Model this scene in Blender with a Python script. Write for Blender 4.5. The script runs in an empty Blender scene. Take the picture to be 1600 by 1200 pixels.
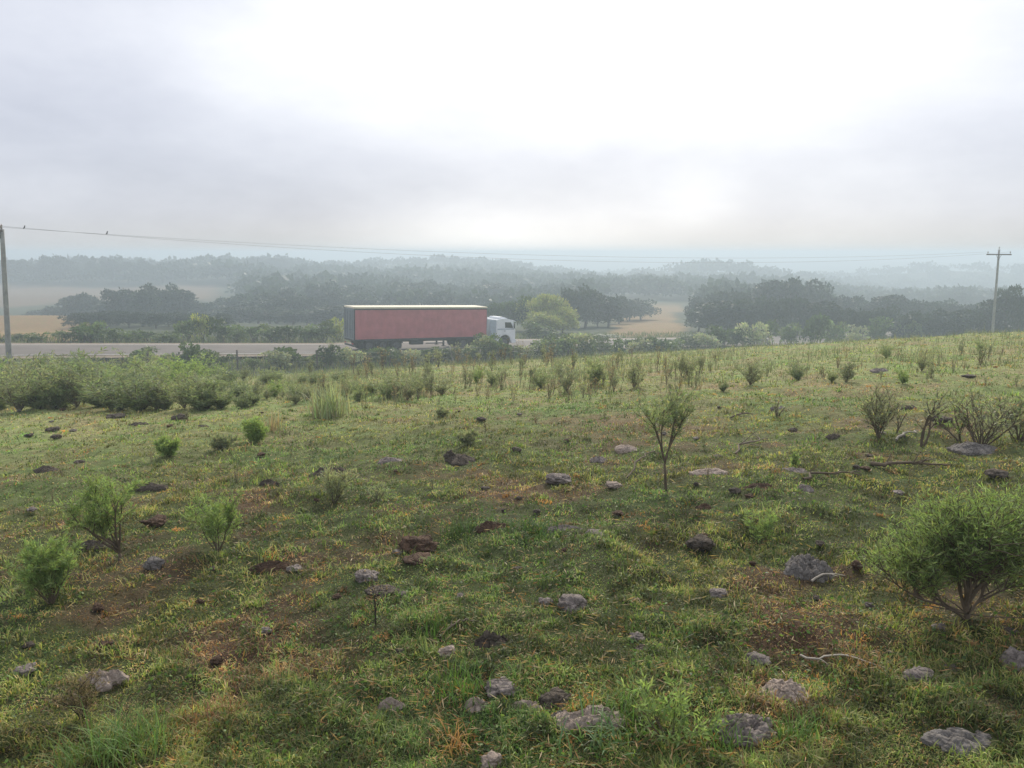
import bpy, bmesh, math, random
import numpy as np
np.seterr(over='ignore')
from mathutils import Vector, Matrix

PI = math.pi
R = math.radians
rng = np.random.default_rng(7)
random.seed(7)
scn = bpy.context.scene
COL = scn.collection

# ------------------------------------------------------------------ camera numbers
EYE = 1.65
PITCH = R(9.7)
F = 1200.0                                   # focal length in pixels of the 1600 x 1200 photograph
SUN_EL, SUN_AZ = R(33), R(9)                 # azimuth: to the right of straight ahead (+Y)

def ray(X, Y):
    xc, yc = (X - 800) / F, -(Y - 600) / F
    return np.array([xc, math.cos(PITCH) + yc * math.sin(PITCH), -math.sin(PITCH) + yc * math.cos(PITCH)])

# ------------------------------------------------------------------ noise
def _hash(ix, iy, iz, seed):
    h = (ix.astype(np.int64) * 374761393 + iy.astype(np.int64) * 668265263 + iz.astype(np.int64) * 2147483647 + seed * 974634511) & 0xFFFFFFFF
    h = ((h ^ (h >> 13)) * 1274126177) & 0xFFFFFFFF
    h = ((h ^ (h >> 16)) * 2246822519) & 0xFFFFFFFF
    return ((h ^ (h >> 15)) & 0xFFFF) / 65535.0

def noise2(x, y, seed=0):
    x = np.asarray(x, float); y = np.asarray(y, float)
    ix, iy = np.floor(x), np.floor(y)
    fx, fy = x - ix, y - iy
    fx = fx * fx * (3 - 2 * fx); fy = fy * fy * (3 - 2 * fy)
    z = np.zeros_like(ix)
    a, b = _hash(ix, iy, z, seed), _hash(ix + 1, iy, z, seed)
    c, d = _hash(ix, iy + 1, z, seed), _hash(ix + 1, iy + 1, z, seed)
    return (a * (1 - fx) + b * fx) * (1 - fy) + (c * (1 - fx) + d * fx) * fy

def noise3(p, seed=0):
    i = np.floor(p); f = p - i; f = f * f * (3 - 2 * f)
    out = 0
    for dx in (0, 1):
        for dy in (0, 1):
            for dz in (0, 1):
                w = (f[:, 0] if dx else 1 - f[:, 0]) * (f[:, 1] if dy else 1 - f[:, 1]) * (f[:, 2] if dz else 1 - f[:, 2])
                out = out + w * _hash(i[:, 0] + dx, i[:, 1] + dy, i[:, 2] + dz, seed)
    return out

def fbm2(x, y, o=4, seed=0):
    s, a, t = 0, 1.0, 0
    for k in range(o):
        s = s + a * noise2(x * 2 ** k + 17.3 * k, y * 2 ** k + 9.1 * k, seed + k); t += a; a *= .5
    return s / t

def fbm3(p, o=4, seed=0):
    s, a, t = 0, 1.0, 0
    for k in range(o):
        s = s + a * noise3(p * 2 ** k + 11.7 * k, seed + k); t += a; a *= .5
    return s / t

def sstep(a, b, x):
    t = np.clip((x - a) / (b - a), 0, 1)
    return t * t * (3 - 2 * t)

# ------------------------------------------------------------------ terrain
PHI = R(32)
RC, RS = math.cos(PHI), math.sin(PHI)
TX, TY = -13.64, 66.0                        # rear corner of the trailer nearest the camera
RX, RY = TX - RS * 3.15, TY + RC * 3.15      # a point of the road's centre line

def road_sd(x, y):
    return (x - RX) * RC + (y - RY) * RS, -(x - RX) * RS + (y - RY) * RC

def road_z(s):
    return np.interp(s, [-400, -80, -25, 0, 16, 33, 70, 150, 600], [2, -2.6, -5.3, -6.85, -7.42, -8.35, -10.1, -12.2, -14])

def road_xy(s, d):
    return RX + s * RC - d * RS, RY + s * RS + d * RC

def gbase(x, y):
    x = np.asarray(x, float); y = np.asarray(y, float)
    yp = np.clip(y, 0, 140)
    field = -.05 * np.clip(y, -60, 400) - .0013 * yp ** 2 + .06 * np.clip(x, -45, 70)
    s, d = road_sd(x, y)
    zr = road_z(s)
    u = x / np.maximum(y, 20)
    valley = -13.0 - 3.0 * sstep(.15, .6, u) * sstep(80, 260, y) - 10 * sstep(240, 460, y) * sstep(-.05, .15, u) - 12 * sstep(610, 780, y) * (1 - sstep(-.05, .15, u))
    valley = valley + (1.4 + 4.5 * sstep(180, 300, y)) * (fbm2(x / 95 + 3, y / 120, 3, 3) - .5)
    def hill(cx, cy, sx, sy, h): return h * np.exp(-((x - cx) / sx) ** 2 - ((y - cy) / sy) ** 2)
    valley = valley + hill(-215, 350, 95, 100, 4.6) + hill(-140, 425, 40, 60, 4.2) + hill(-78, 560, 72, 80, 6.5) + hill(-10, 540, 60, 80, 3.2) + hill(70, 500, 60, 70, 5)
    valley = valley + hill(130, 490, 42, 70, 10.5) + hill(180, 520, 40, 60, 5) + hill(350, 620, 90, 70, 12) + hill(-330, 520, 110, 70, 2.5)
    valley = valley + hill(-82, 122, 42, 20, 2.6)
    rr = np.hypot(x, y)
    valley = valley + 12 * sstep(1000, 1480, rr)
    near = zr - .12 - .3 * sstep(4.4, 6.5, np.abs(d)) - .1 * np.maximum(0, -d - 14)
    near = np.maximum(near, -13)
    t = sstep(6, 105, d)
    low = near * (1 - t) + valley * t + hill(-80, 118, 40, 20, 1.2)
    k = .6
    return .5 * (field + low + np.sqrt((field - low) ** 2 + k * k)), field - low

def gz(x, y, micro=True):
    x = np.asarray(x, float); y = np.asarray(y, float)
    z, m = gbase(x, y)
    if micro:
        w = sstep(-.3, .6, m) * (1 - sstep(70, 110, np.hypot(x, y)))
        z = z + w * (.16 * (fbm2(x / 2.3, y / 2.3, 2, 21) - .5) + .15 * (fbm2(x / .55, y / .55, 3, 31) - .5) + .045 * (fbm2(x / .14, y / .14, 2, 41) - .5))
    return z

def pick(X, Y, tmax=400):
    d = ray(X, Y)
    t = 1.0 * (tmax) ** (np.linspace(0, 1, 1400))
    px, py, pz = d[0] * t, d[1] * t, EYE + d[2] * t
    h = gz(px, py) - pz
    i = np.argmax(h > 0)
    if not (h > 0).any(): i = len(t) - 1
    return float(px[i]), float(py[i])

def at_depth(X, depth, Y=440):
    d = ray(X, Y)
    return d[0] / d[1] * depth, depth

def top_z(Y, depth, X=800):
    d = ray(X, Y)
    return EYE + d[2] / d[1] * depth

# ------------------------------------------------------------------ mesh helpers
def mk(name, V, Q=None, T=None, mat=None, parent=None, col=None, smooth=False, link=True):
    V = np.asarray(V, np.float32).reshape(-1, 3)
    me = bpy.data.meshes.new(name)
    nq = 0 if Q is None else len(Q); nt = 0 if T is None else len(T)
    me.vertices.add(len(V)); me.vertices.foreach_set('co', V.ravel())
    me.loops.add(nq * 4 + nt * 3); me.polygons.add(nq + nt)
    vi = []
    if nq: vi.append(np.asarray(Q, np.int32).ravel())
    if nt: vi.append(np.asarray(T, np.int32).ravel())
    me.loops.foreach_set('vertex_index', np.concatenate(vi))
    ls = np.concatenate([np.arange(nq) * 4, nq * 4 + np.arange(nt) * 3]).astype(np.int32)
    me.polygons.foreach_set('loop_start', ls)
    me.update(calc_edges=True)
    if smooth: me.polygons.foreach_set('use_smooth', np.ones(nq + nt, bool))
    if col is not None:
        a = me.color_attributes.new('Col', 'FLOAT_COLOR', 'POINT')
        c = np.ones((len(V), 4), np.float32); c[:, :3] = col
        a.data.foreach_set('color', c.ravel())
    if mat: me.materials.append(mat)
    if not link: return me
    return put(name, me, parent)

def put(name, me, parent=None):
    o = bpy.data.objects.new(name, me); COL.objects.link(o)
    if parent: o.parent = parent
    return o

def empty(name, loc, rz=0, label=None, cat=None, group=None):
    o = bpy.data.objects.new(name, None); COL.objects.link(o)
    o.empty_display_size = .2
    o.location = loc; o.rotation_euler = (0, 0, rz)
    tag(o, label, cat, group)
    return o

def tag(o, label=None, cat=None, group=None, kind=None):
    if label: o['label'] = label
    if cat: o['category'] = cat
    if group: o['group'] = group
    if kind: o['kind'] = kind
    return o

class MB:
    def __init__(s): s.V, s.Q, s.T, s.C, s.n = [], [], [], [], 0
    def add(s, V, Q=None, T=None, C=None):
        V = np.asarray(V, float).reshape(-1, 3)
        s.V.append(V)
        if Q is not None and len(Q): s.Q.append(np.asarray(Q, int) + s.n)
        if T is not None and len(T): s.T.append(np.asarray(T, int) + s.n)
        s.C.append(np.ones((len(V), 3)) if C is None else np.broadcast_to(C, (len(V), 3)))
        s.n += len(V)
    def tube(s, pts, rad, sides=5, C=None):
        pts = np.asarray(pts, float); n = len(pts)
        rad = np.broadcast_to(rad, (n,))
        tan = np.gradient(pts, axis=0); tan /= np.linalg.norm(tan, axis=1)[:, None] + 1e-9
        ref = np.array([0, 0, 1.]) if abs(tan[:, 2].mean()) < .8 else np.array([1., 0, 0])
        a = np.cross(tan, ref); a /= np.linalg.norm(a, axis=1)[:, None] + 1e-9
        b = np.cross(tan, a)
        th = np.arange(sides) / sides * 2 * PI
        V = pts[:, None] + rad[:, None, None] * (np.cos(th)[None, :, None] * a[:, None] + np.sin(th)[None, :, None] * b[:, None])
        V = V.reshape(-1, 3)
        i = np.arange(n - 1)[:, None] * sides; j = np.arange(sides)[None]; j2 = (j + 1) % sides
        Q = np.stack([i + j, i + j2, i + sides + j2, i + sides + j], -1).reshape(-1, 4)
        tip = len(V); V = np.vstack([V, pts[-1:]])
        T = np.stack([(n - 1) * sides + np.arange(sides), (n - 1) * sides + (np.arange(sides) + 1) % sides, np.full(sides, tip)], -1)
        s.add(V, Q, T, C)
    def cards(s, P, D, L, W, C=None, g=None, fold=0.0):
        """leaf shaped quads: base P, direction D, length L, width W"""
        g = g or rng
        P = np.asarray(P, float); n = len(P)
        D = np.asarray(D, float); D = D / (np.linalg.norm(D, axis=1)[:, None] + 1e-9)
        r = g.normal(size=(n, 3)); S = np.cross(D, r); S /= np.linalg.norm(S, axis=1)[:, None] + 1e-9
        L = np.broadcast_to(L, (n,))[:, None]; W = np.broadcast_to(W, (n,))[:, None]
        m = P + D * L * .5
        V = np.stack([P, m + S * W * .5, P + D * L, m - S * W * .5], 1).reshape(-1, 3)
        Q = np.arange(4 * n).reshape(-1, 4)
        if C is not None and np.ndim(C) == 2: C = np.repeat(C, 4, axis=0)
        s.add(V, Q, None, C)
    def box(s, x0, x1, y0, y1, z0, z1):
        V = [(x, y, z) for x in (x0, x1) for y in (y0, y1) for z in (z0, z1)]
        s.add(V, [(0, 1, 3, 2), (4, 6, 7, 5), (0, 4, 5, 1), (2, 3, 7, 6), (0, 2, 6, 4), (1, 5, 7, 3)])
    def build(s, name, mat, parent=None, smooth=False, link=True):
        return mk(name, np.vstack(s.V), np.vstack(s.Q) if s.Q else None, np.vstack(s.T) if s.T else None, mat, parent, np.vstack(s.C), smooth, link)

def bm_obj(name, bm, mat, parent=None, smooth=False):
    me = bpy.data.meshes.new(name); bm.to_mesh(me); bm.free()
    if smooth:
        for p in me.polygons: p.use_smooth = True
    me.materials.append(mat)
    return put(name, me, parent)

def bevel_box(name, x0, x1, y0, y1, z0, z1, mat, parent, bev=.03, seg=2):
    bm = bmesh.new(); bmesh.ops.create_cube(bm, size=1)
    bmesh.ops.scale(bm, vec=(x1 - x0, y1 - y0, z1 - z0), verts=bm.verts)
    bmesh.ops.translate(bm, vec=((x0 + x1) / 2, (y0 + y1) / 2, (z0 + z1) / 2), verts=bm.verts)
    if bev: bmesh.ops.bevel(bm, geom=bm.edges[:], offset=bev, segments=seg, affect='EDGES')
    return bm_obj(name, bm, mat, parent)

def prism(name, prof, y0, y1, mat, parent, bev=0):
    """side profile (x, z) extruded across y"""
    bm = bmesh.new()
    vs = [bm.verts.new((x, y0, z)) for x, z in prof]
    f = bm.faces.new(vs)
    r = bmesh.ops.extrude_face_region(bm, geom=[f])
    bmesh.ops.translate(bm, vec=(0, y1 - y0, 0), verts=[v for v in r['geom'] if isinstance(v, bmesh.types.BMVert)])
    bmesh.ops.recalc_face_normals(bm, faces=bm.faces)
    if bev:
        bmesh.ops.bevel(bm, geom=[e for e in bm.edges if e.calc_face_angle(0) > .3], offset=bev, segments=2, affect='EDGES')
    bmesh.ops.triangulate(bm, faces=[f for f in bm.faces if len(f.verts) > 4])
    return bm_obj(name, bm, mat, parent)

# ------------------------------------------------------------------ materials
class NT:
    def __init__(s, m):
        m.use_nodes = True; s.t = m.node_tree; s.t.nodes.clear()
    def n(s, typ, **kw):
        nd = s.t.nodes.new(typ)
        ins = kw.pop('ins', {})
        for k, v in kw.items(): setattr(nd, k, v)
        for k, v in ins.items():
            sk = nd.inputs[k]
            if isinstance(v, bpy.types.NodeSocket): s.t.links.new(v, sk)
            else: sk.default_value = v
        return nd
    def math(s, op, a, b=None, c=None, clamp=False):
        ins = {0: a}
        if b is not None: ins[1] = b
        if c is not None: ins[2] = c
        nd = s.n('ShaderNodeMath', operation=op, ins=ins); nd.use_clamp = clamp
        return nd.outputs[0]
    def mix(s, f, a, b, blend='MIX'):
        nd = s.n('ShaderNodeMix', data_type='RGBA', blend_type=blend)
        for i, v in ((0, f), (6, a), (7, b)):
            if isinstance(v, bpy.types.NodeSocket): s.t.links.new(v, nd.inputs[i])
            else: nd.inputs[i].default_value = v if i == 0 else (tuple(v) + (1,))[:4]
        return nd.outputs[2]
    def ramp(s, f, stops):
        nd = s.n('ShaderNodeValToRGB', ins={0: f}); e = nd.color_ramp.elements
        while len(e) < len(stops): e.new(.5)
        for k, (p, c) in enumerate(stops):
            e[k].position = p; e[k].color = (tuple(c) + (1,))[:4] if not isinstance(c, (int, float)) else (c, c, c, 1)
        return nd.outputs[0]
    def noise(s, vec, scale, detail=4, rough=.55):
        return s.n('ShaderNodeTexNoise', ins={'Vector': vec, 'Scale': scale, 'Detail': detail, 'Roughness': rough}).outputs[0]

def mat_surface(name, color, rough=.6, var=.25, scale=6, bump=0, bump_scale=30, metal=0, spec=.4, second=None):
    m = bpy.data.materials.new(name); t = NT(m)
    co = t.n('ShaderNodeTexCoord').outputs['Object']
    nz = t.noise(co, scale, 5, .6)
    c2 = second or tuple(c * (1 - var) for c in color)
    c1 = tuple(min(1, c * (1 + var * .5)) for c in color)
    base = t.ramp(nz, [(.3, c2), (.7, c1)])
    p = t.n('ShaderNodeBsdfPrincipled', ins={'Base Color': base, 'Roughness': rough, 'Metallic': metal, 'Specular IOR Level': spec})
    if bump:
        b = t.n('ShaderNodeBump', ins={'Strength': bump, 'Distance': .02, 'Height': t.noise(co, bump_scale, 6, .65)})
        t.t.links.new(b.outputs[0], p.inputs['Normal'])
    o = t.n('ShaderNodeOutputMaterial', ins={'Surface': p.outputs[0]})
    return m

def mat_leaf(name, color, trans=.35, hue_var=.18, use_col=True, rough=.55, spec=.3):
    """leaf material: colour attribute times base colour, object-random brightness, light passing through"""
    m = bpy.data.materials.new(name); t = NT(m)
    base = tuple(color) + (1,)
    c = base[:3]
    oi = t.n('ShaderNodeObjectInfo').outputs['Random']
    lo = tuple(v * (1 - hue_var) for v in c); hi = (c[0] * (1 + hue_var * 1.3), c[1] * (1 + hue_var), c[2] * (1 + hue_var * .6))
    col = t.mix(oi, lo, hi)
    if use_col:
        at = t.n('ShaderNodeAttribute', attribute_name='Col').outputs['Color']
        col = t.mix(1.0, col, at, 'MULTIPLY')
    p = t.n('ShaderNodeBsdfPrincipled', ins={'Base Color': col, 'Roughness': rough, 'Specular IOR Level': spec})
    tr = t.n('ShaderNodeBsdfTranslucent', ins={'Color': t.mix(1.0, col, (1.25, 1.3, .7), 'MULTIPLY')})
    mx = t.n('ShaderNodeMixShader', ins={0: trans, 1: p.outputs[0], 2: tr.outputs[0]})
    t.n('ShaderNodeOutputMaterial', ins={'Surface': mx.outputs[0]})
    return m

M = {}
M['white_paint'] = mat_surface('white_paint', (.76, .79, .84), .35, .08, 3)
M['fairing'] = mat_surface('grey_fairing', (.36, .42, .5), .45, .15, 3)
M['red'] = mat_surface('red_curtain', (.44, .145, .16), .55, .2, 1.3, .25, 2.0)  # even pinkish red, with the haze over the trailer mixed into the colour
M['cream'] = mat_surface('cream_tarp', (.74, .68, .52), .6, .12, 1.5)
M['dark_metal'] = mat_surface('dark_metal', (.035, .04, .045), .6, .3, 5)
M['rear_grey'] = mat_surface('grey_door', (.16, .19, .21), .5, .2, 2)
M['rubber'] = mat_surface('rubber', (.02, .02, .02), .85, .2, 8)
M['rim'] = mat_surface('rim_steel', (.10, .10, .105), .6, .2, 8, metal=.2)
M['glass'] = mat_surface('dark_glass', (.02, .025, .03), .08, .1, 2, spec=.6)
M['lamp'] = mat_surface('lamp_lens', (.6, .6, .6), .15, .1, 4)
M['red_lens'] = mat_surface('red_lens', (.4, .03, .03), .2, .1, 4)
M['concrete'] = mat_surface('pole_concrete', (.27, .27, .26), .85, .3, 3, .3, 12)
M['old_wood'] = mat_surface('old_wood', (.12, .10, .085), .9, .4, 8, .4, 30)
M['pale_wood'] = mat_surface('pale_wood', (.42, .38, .32), .9, .3, 8, .4, 30)
M['ceramic'] = mat_surface('insulator', (.22, .18, .15), .3, .2, 10)
M['wire'] = mat_surface('wire', (.28, .28, .285), .5, .1, 5)
M['bird'] = mat_surface('bird_feathers', (.035, .03, .03), .8, .3, 20)
M['bark'] = mat_surface('bark', (.10, .08, .06), .95, .4, 7, .5, 25)
M['twig'] = mat_surface('twig', (.13, .10, .07), .95, .35, 12)
M['dry_twig'] = mat_surface('dry_twig', (.17, .135, .10), .95, .35, 15)
M['black_twig'] = mat_surface('dark_dead_stalk', (.035, .028, .02), .95, .35, 15)

# asphalt
def mat_road():
    m = bpy.data.materials.new('asphalt'); t = NT(m)
    co = t.n('ShaderNodeTexCoord').outputs['Object']
    n1 = t.noise(co, .35, 4, .6); n2 = t.noise(co, 40, 3, .6)
    c = t.ramp(n1, [(.3, (.125, .106, .092)), (.7, (.19, .162, .142))])
    c = t.mix(.35, c, t.ramp(n2, [(.3, (.08, .08, .08)), (.75, (.27, .245, .225))]))
    p = t.n('ShaderNodeBsdfPrincipled', ins={'Base Color': c, 'Roughness': .88, 'Specular IOR Level': .18})
    t.n('ShaderNodeOutputMaterial', ins={'Surface': p.outputs[0]})
    return m
M['asphalt'] = mat_road()
M['line_paint'] = mat_surface('line_paint', (.66, .65, .6), .6, .25, 9)
M['gravel'] = mat_surface('verge_gravel', (.24, .19, .14), .95, .4, 3, .4, 20)

def mat_ground():
    m = bpy.data.materials.new('pasture'); t = NT(m)
    co = t.n('ShaderNodeTexCoord').outputs['Object']
    at = t.n('ShaderNodeAttribute', attribute_name='Col').outputs['Color']
    n1 = t.noise(co, 9, 6, .65); n2 = t.noise(co, 1.1, 5, .6); n3 = t.noise(co, 70, 4, .7)
    k = t.ramp(n1, [(.25, .45), (.75, 1.5)])
    c = t.mix(1.0, at, k, 'MULTIPLY')
    k3 = t.ramp(n3, [(.25, .55), (.75, 1.45)])
    c = t.mix(1.0, c, k3, 'MULTIPLY')
    tint = t.ramp(n2, [(.35, (.85, 1.08, .8)), (.65, (1.15, .98, 1.05))])
    c = t.mix(1.0, c, tint, 'MULTIPLY')
    p = t.n('ShaderNodeBsdfPrincipled', ins={'Base Color': c, 'Roughness': .95, 'Specular IOR Level': .15})
    b = t.n('ShaderNodeBump', ins={'Strength': .7, 'Distance': .03, 'Height': t.noise(co, 25, 8, .7)})
    t.t.links.new(b.outputs[0], p.inputs['Normal'])
    t.n('ShaderNodeOutputMaterial', ins={'Surface': p.outputs[0]})
    return m
M['ground'] = mat_ground()

def mat_dung(name, c_lo, c_hi, rough=.9):
    m = bpy.data.materials.new(name); t = NT(m)
    co = t.n('ShaderNodeTexCoord').outputs['Object']
    n1 = t.noise(co, 14, 6, .65); n2 = t.noise(co, 90, 5, .7)
    v = t.n('ShaderNodeTexVoronoi', feature='DISTANCE_TO_EDGE', ins={'Vector': co, 'Scale': 22}).outputs[0]
    c = t.ramp(n1, [(.3, c_lo), (.68, c_hi)])
    c = t.mix(1.0, c, t.ramp(n2, [(.3, .6), (.7, 1.25)]), 'MULTIPLY')
    c = t.mix(1.0, c, t.ramp(v, [(0, .72), (.05, 1.0)]), 'MULTIPLY')
    p = t.n('ShaderNodeBsdfPrincipled', ins={'Base Color': c, 'Roughness': rough, 'Specular IOR Level': .2})
    h = t.math('ADD', t.math('MULTIPLY', n2, .6), t.math('MINIMUM', t.math('MULTIPLY', v, 3), .35))
    b = t.n('ShaderNodeBump', ins={'Strength': 1.0, 'Distance': .02, 'Height': h})
    t.t.links.new(b.outputs[0], p.inputs['Normal'])
    t.n('ShaderNodeOutputMaterial', ins={'Surface': p.outputs[0]})
    return m
M['dung_grey'] = mat_dung('weathered_grey_dung', (.13, .11, .10), (.37, .32, .29))
M['dung_pale'] = mat_dung('bleached_dung', (.27, .215, .175), (.56, .46, .39))
M['dung_brown'] = mat_dung('dry_brown_dung', (.055, .036, .025), (.16, .10, .066))
M['dung_dark'] = mat_dung('dark_dung', (.05, .042, .035), (.17, .14, .11))
M['stone'] = mat_dung('blue_grey_stone', (.12, .11, .102), (.29, .268, .25))

LEAF = {
    'tree_dark': mat_leaf('dark_tree_leaves', (.034, .054, .033), .3),
    'tree_green': mat_leaf('green_tree_leaves', (.07, .11, .035), .35),
    'tree_bright': mat_leaf('yellow_green_leaves', (.27, .30, .10), .45, .12),
    'bush': mat_leaf('roadside_bush_leaves', (.115, .16, .07), .42),
    'shrub_pale': mat_leaf('pale_feathery_leaves', (.26, .315, .195), .48, .18),
    'shrub_green': mat_leaf('green_feathery_leaves', (.27, .36, .15), .5, .1),
    'shrub_grey': mat_leaf('grey_green_leaves', (.28, .31, .215), .45, .18),
    'dry_leaf': mat_leaf('dry_seed_heads', (.32, .26, .175), .4, .25),
    'grass': mat_leaf('grass_blades', (1, 1, 1), .38, 0),
}

# ------------------------------------------------------------------ things' footprint, so that grass keeps off them
KEEP_OFF = []

# ------------------------------------------------------------------ ground sheet
def build_ground():
    fine = np.linspace(R(-52), R(52), 760)
    rest = np.linspace(R(52), R(308), 90)[1:-1]
    ang = np.concatenate([fine, rest])          # from +Y, clockwise
    r = [0.35]
    while r[-1] < 1500: r.append(r[-1] * (1.012 if r[-1] < 70 else 1.03 if r[-1] < 500 else 1.06))
    r = np.array(r); na, nr = len(ang), len(r)
    x = r[:, None] * np.sin(ang)[None]; y = r[:, None] * np.cos(ang)[None]
    z = gz(x, y)
    V = np.stack([x, y, z], -1).reshape(-1, 3)
    i = np.arange(nr - 1)[:, None] * na; j = np.arange(na)[None]; j2 = (j + 1) % na
    Q = np.stack([i + j, i + na + j, i + na + j2, i + j2], -1).reshape(-1, 4)
    c = len(V); V = np.vstack([V, [[0, 0, float(gz(0, 0))]]])
    T = np.stack([np.full(na, c), np.arange(na), (np.arange(na) + 1) % na], -1)
    X, Y = V[:, 0], V[:, 1]
    _, m = gbase(X, Y)
    s, d = road_sd(X, Y)
    u = X / np.maximum(Y, 5)
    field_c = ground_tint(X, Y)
    wild = np.array([.05, .06, .03])[None] * (0.7 + .6 * fbm2(X / 25, Y / 25, 3, 8))[:, None]
    gold = np.array([.24, .155, .075])[None] * (.8 + .4 * fbm2(X / 6, Y / 6, 3, 9))[:, None]
    pale = np.array([.16, .108, .07])[None] * (.85 + .3 * fbm2(X / 14, Y / 14, 3, 10))[:, None]
    w = sstep(-.2, .3, m)[:, None]
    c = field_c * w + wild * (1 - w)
    jig = (fbm2(X / 18, Y / 18, 3, 12) - .5)
    g1 = sstep(.115 + .0003 * (Y - 90), .135 + .0003 * (Y - 90), u + jig * .06) * (1 - sstep(.215, .235, u + jig * .05)) * sstep(9, 12, d) * (1 - sstep(205, 240, Y))
    g2 = (1 - sstep(-.565, -.535, u + jig * .12)) * sstep(9, 14, d) * (1 - sstep(140, 152, Y + jig * 24))
    g3 = sstep(205, 222, Y + jig * 60 - (u + .55) * 90) * (1 - sstep(306, 316, Y + jig * 16)) * (1 - sstep(-.40, -.365, u + jig * .05))
    g4 = sstep(.4, .44, u + jig * .1) * sstep(190, 205, Y) * (1 - sstep(260, 280, Y))
    for g, cc in ((g1, gold), (g2, gold), (g3, pale), (g4, pale)):
        c = c * (1 - g[:, None]) + cc * g[:, None]
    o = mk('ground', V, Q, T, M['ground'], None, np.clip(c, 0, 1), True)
    tag(o, kind='structure')
    return o

def soil_mask(x, y):
    """0 lush green ... 1 bare brown thatch"""
    a = fbm2(x / 1.7, y / 1.7, 4, 51); b = fbm2(x / .45, y / .45, 3, 61)
    return sstep(.50, .68, .5 * a + .5 * b)

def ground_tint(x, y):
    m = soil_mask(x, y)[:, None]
    far = sstep(4.5, 16, np.hypot(x, y))[:, None]  # far turf is paler: backlit glow at grazing view put into the ground colour
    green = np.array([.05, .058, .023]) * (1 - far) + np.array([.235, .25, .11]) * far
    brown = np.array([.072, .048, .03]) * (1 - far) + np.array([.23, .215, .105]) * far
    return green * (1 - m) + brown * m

# ------------------------------------------------------------------ grass
def blades(x, y, L, W, c0, lean, g):
    n = len(x)
    z = gz(x, y) - .004
    az = g.uniform(0, 2 * PI, n); side = az + PI / 2 + g.normal(0, .4, n)
    D = np.stack([np.cos(az), np.sin(az), np.zeros(n)], 1); S = np.stack([np.cos(side), np.sin(side), np.zeros(n)], 1)
    P = np.stack([x, y, z], 1)
    up = np.array([0, 0, 1.])
    l1 = lean * .35
    mid = P + D * (np.sin(l1) * L * .5)[:, None] + up * (np.cos(l1) * L * .5)[:, None]
    tip = mid + D * (np.sin(lean) * L * .55)[:, None] + up * (np.cos(lean) * L * .5)[:, None]
    w = W[:, None] * .5
    V = np.stack([P - S * w, P + S * w, mid + S * w * .8, mid - S * w * .8, tip], 1).reshape(-1, 3)
    b = np.arange(n)[:, None] * 5
    Q = b + np.array([[0, 1, 2, 3]]); T = b + np.array([[3, 2, 4]])
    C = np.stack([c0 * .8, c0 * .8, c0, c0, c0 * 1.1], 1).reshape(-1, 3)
    return V, Q, T, C

def off_things(x, y):
    keep = np.ones(len(x), bool)
    for kx, ky, kr in KEEP_OFF:
        keep &= (x - kx) ** 2 + (y - ky) ** 2 > kr * kr
    return keep

def sample_field(n, r0, r1, g, pw=1.0):
    q = g.uniform(r1 ** -pw, r0 ** -pw, n); r = q ** (-1 / pw)
    a = g.uniform(R(-58), R(58), n)
    return r * np.sin(a), r * np.cos(a), r

GREENS = np.array([[.175, .24, .062], [.12, .185, .048], [.24, .275, .085], [.27, .265, .11], [.075, .115, .034]])
BROWNS = np.array([[.33, .19, .085], [.22, .13, .07], [.44, .32, .17], [.15, .095, .055], [.38, .22, .10]])

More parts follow.
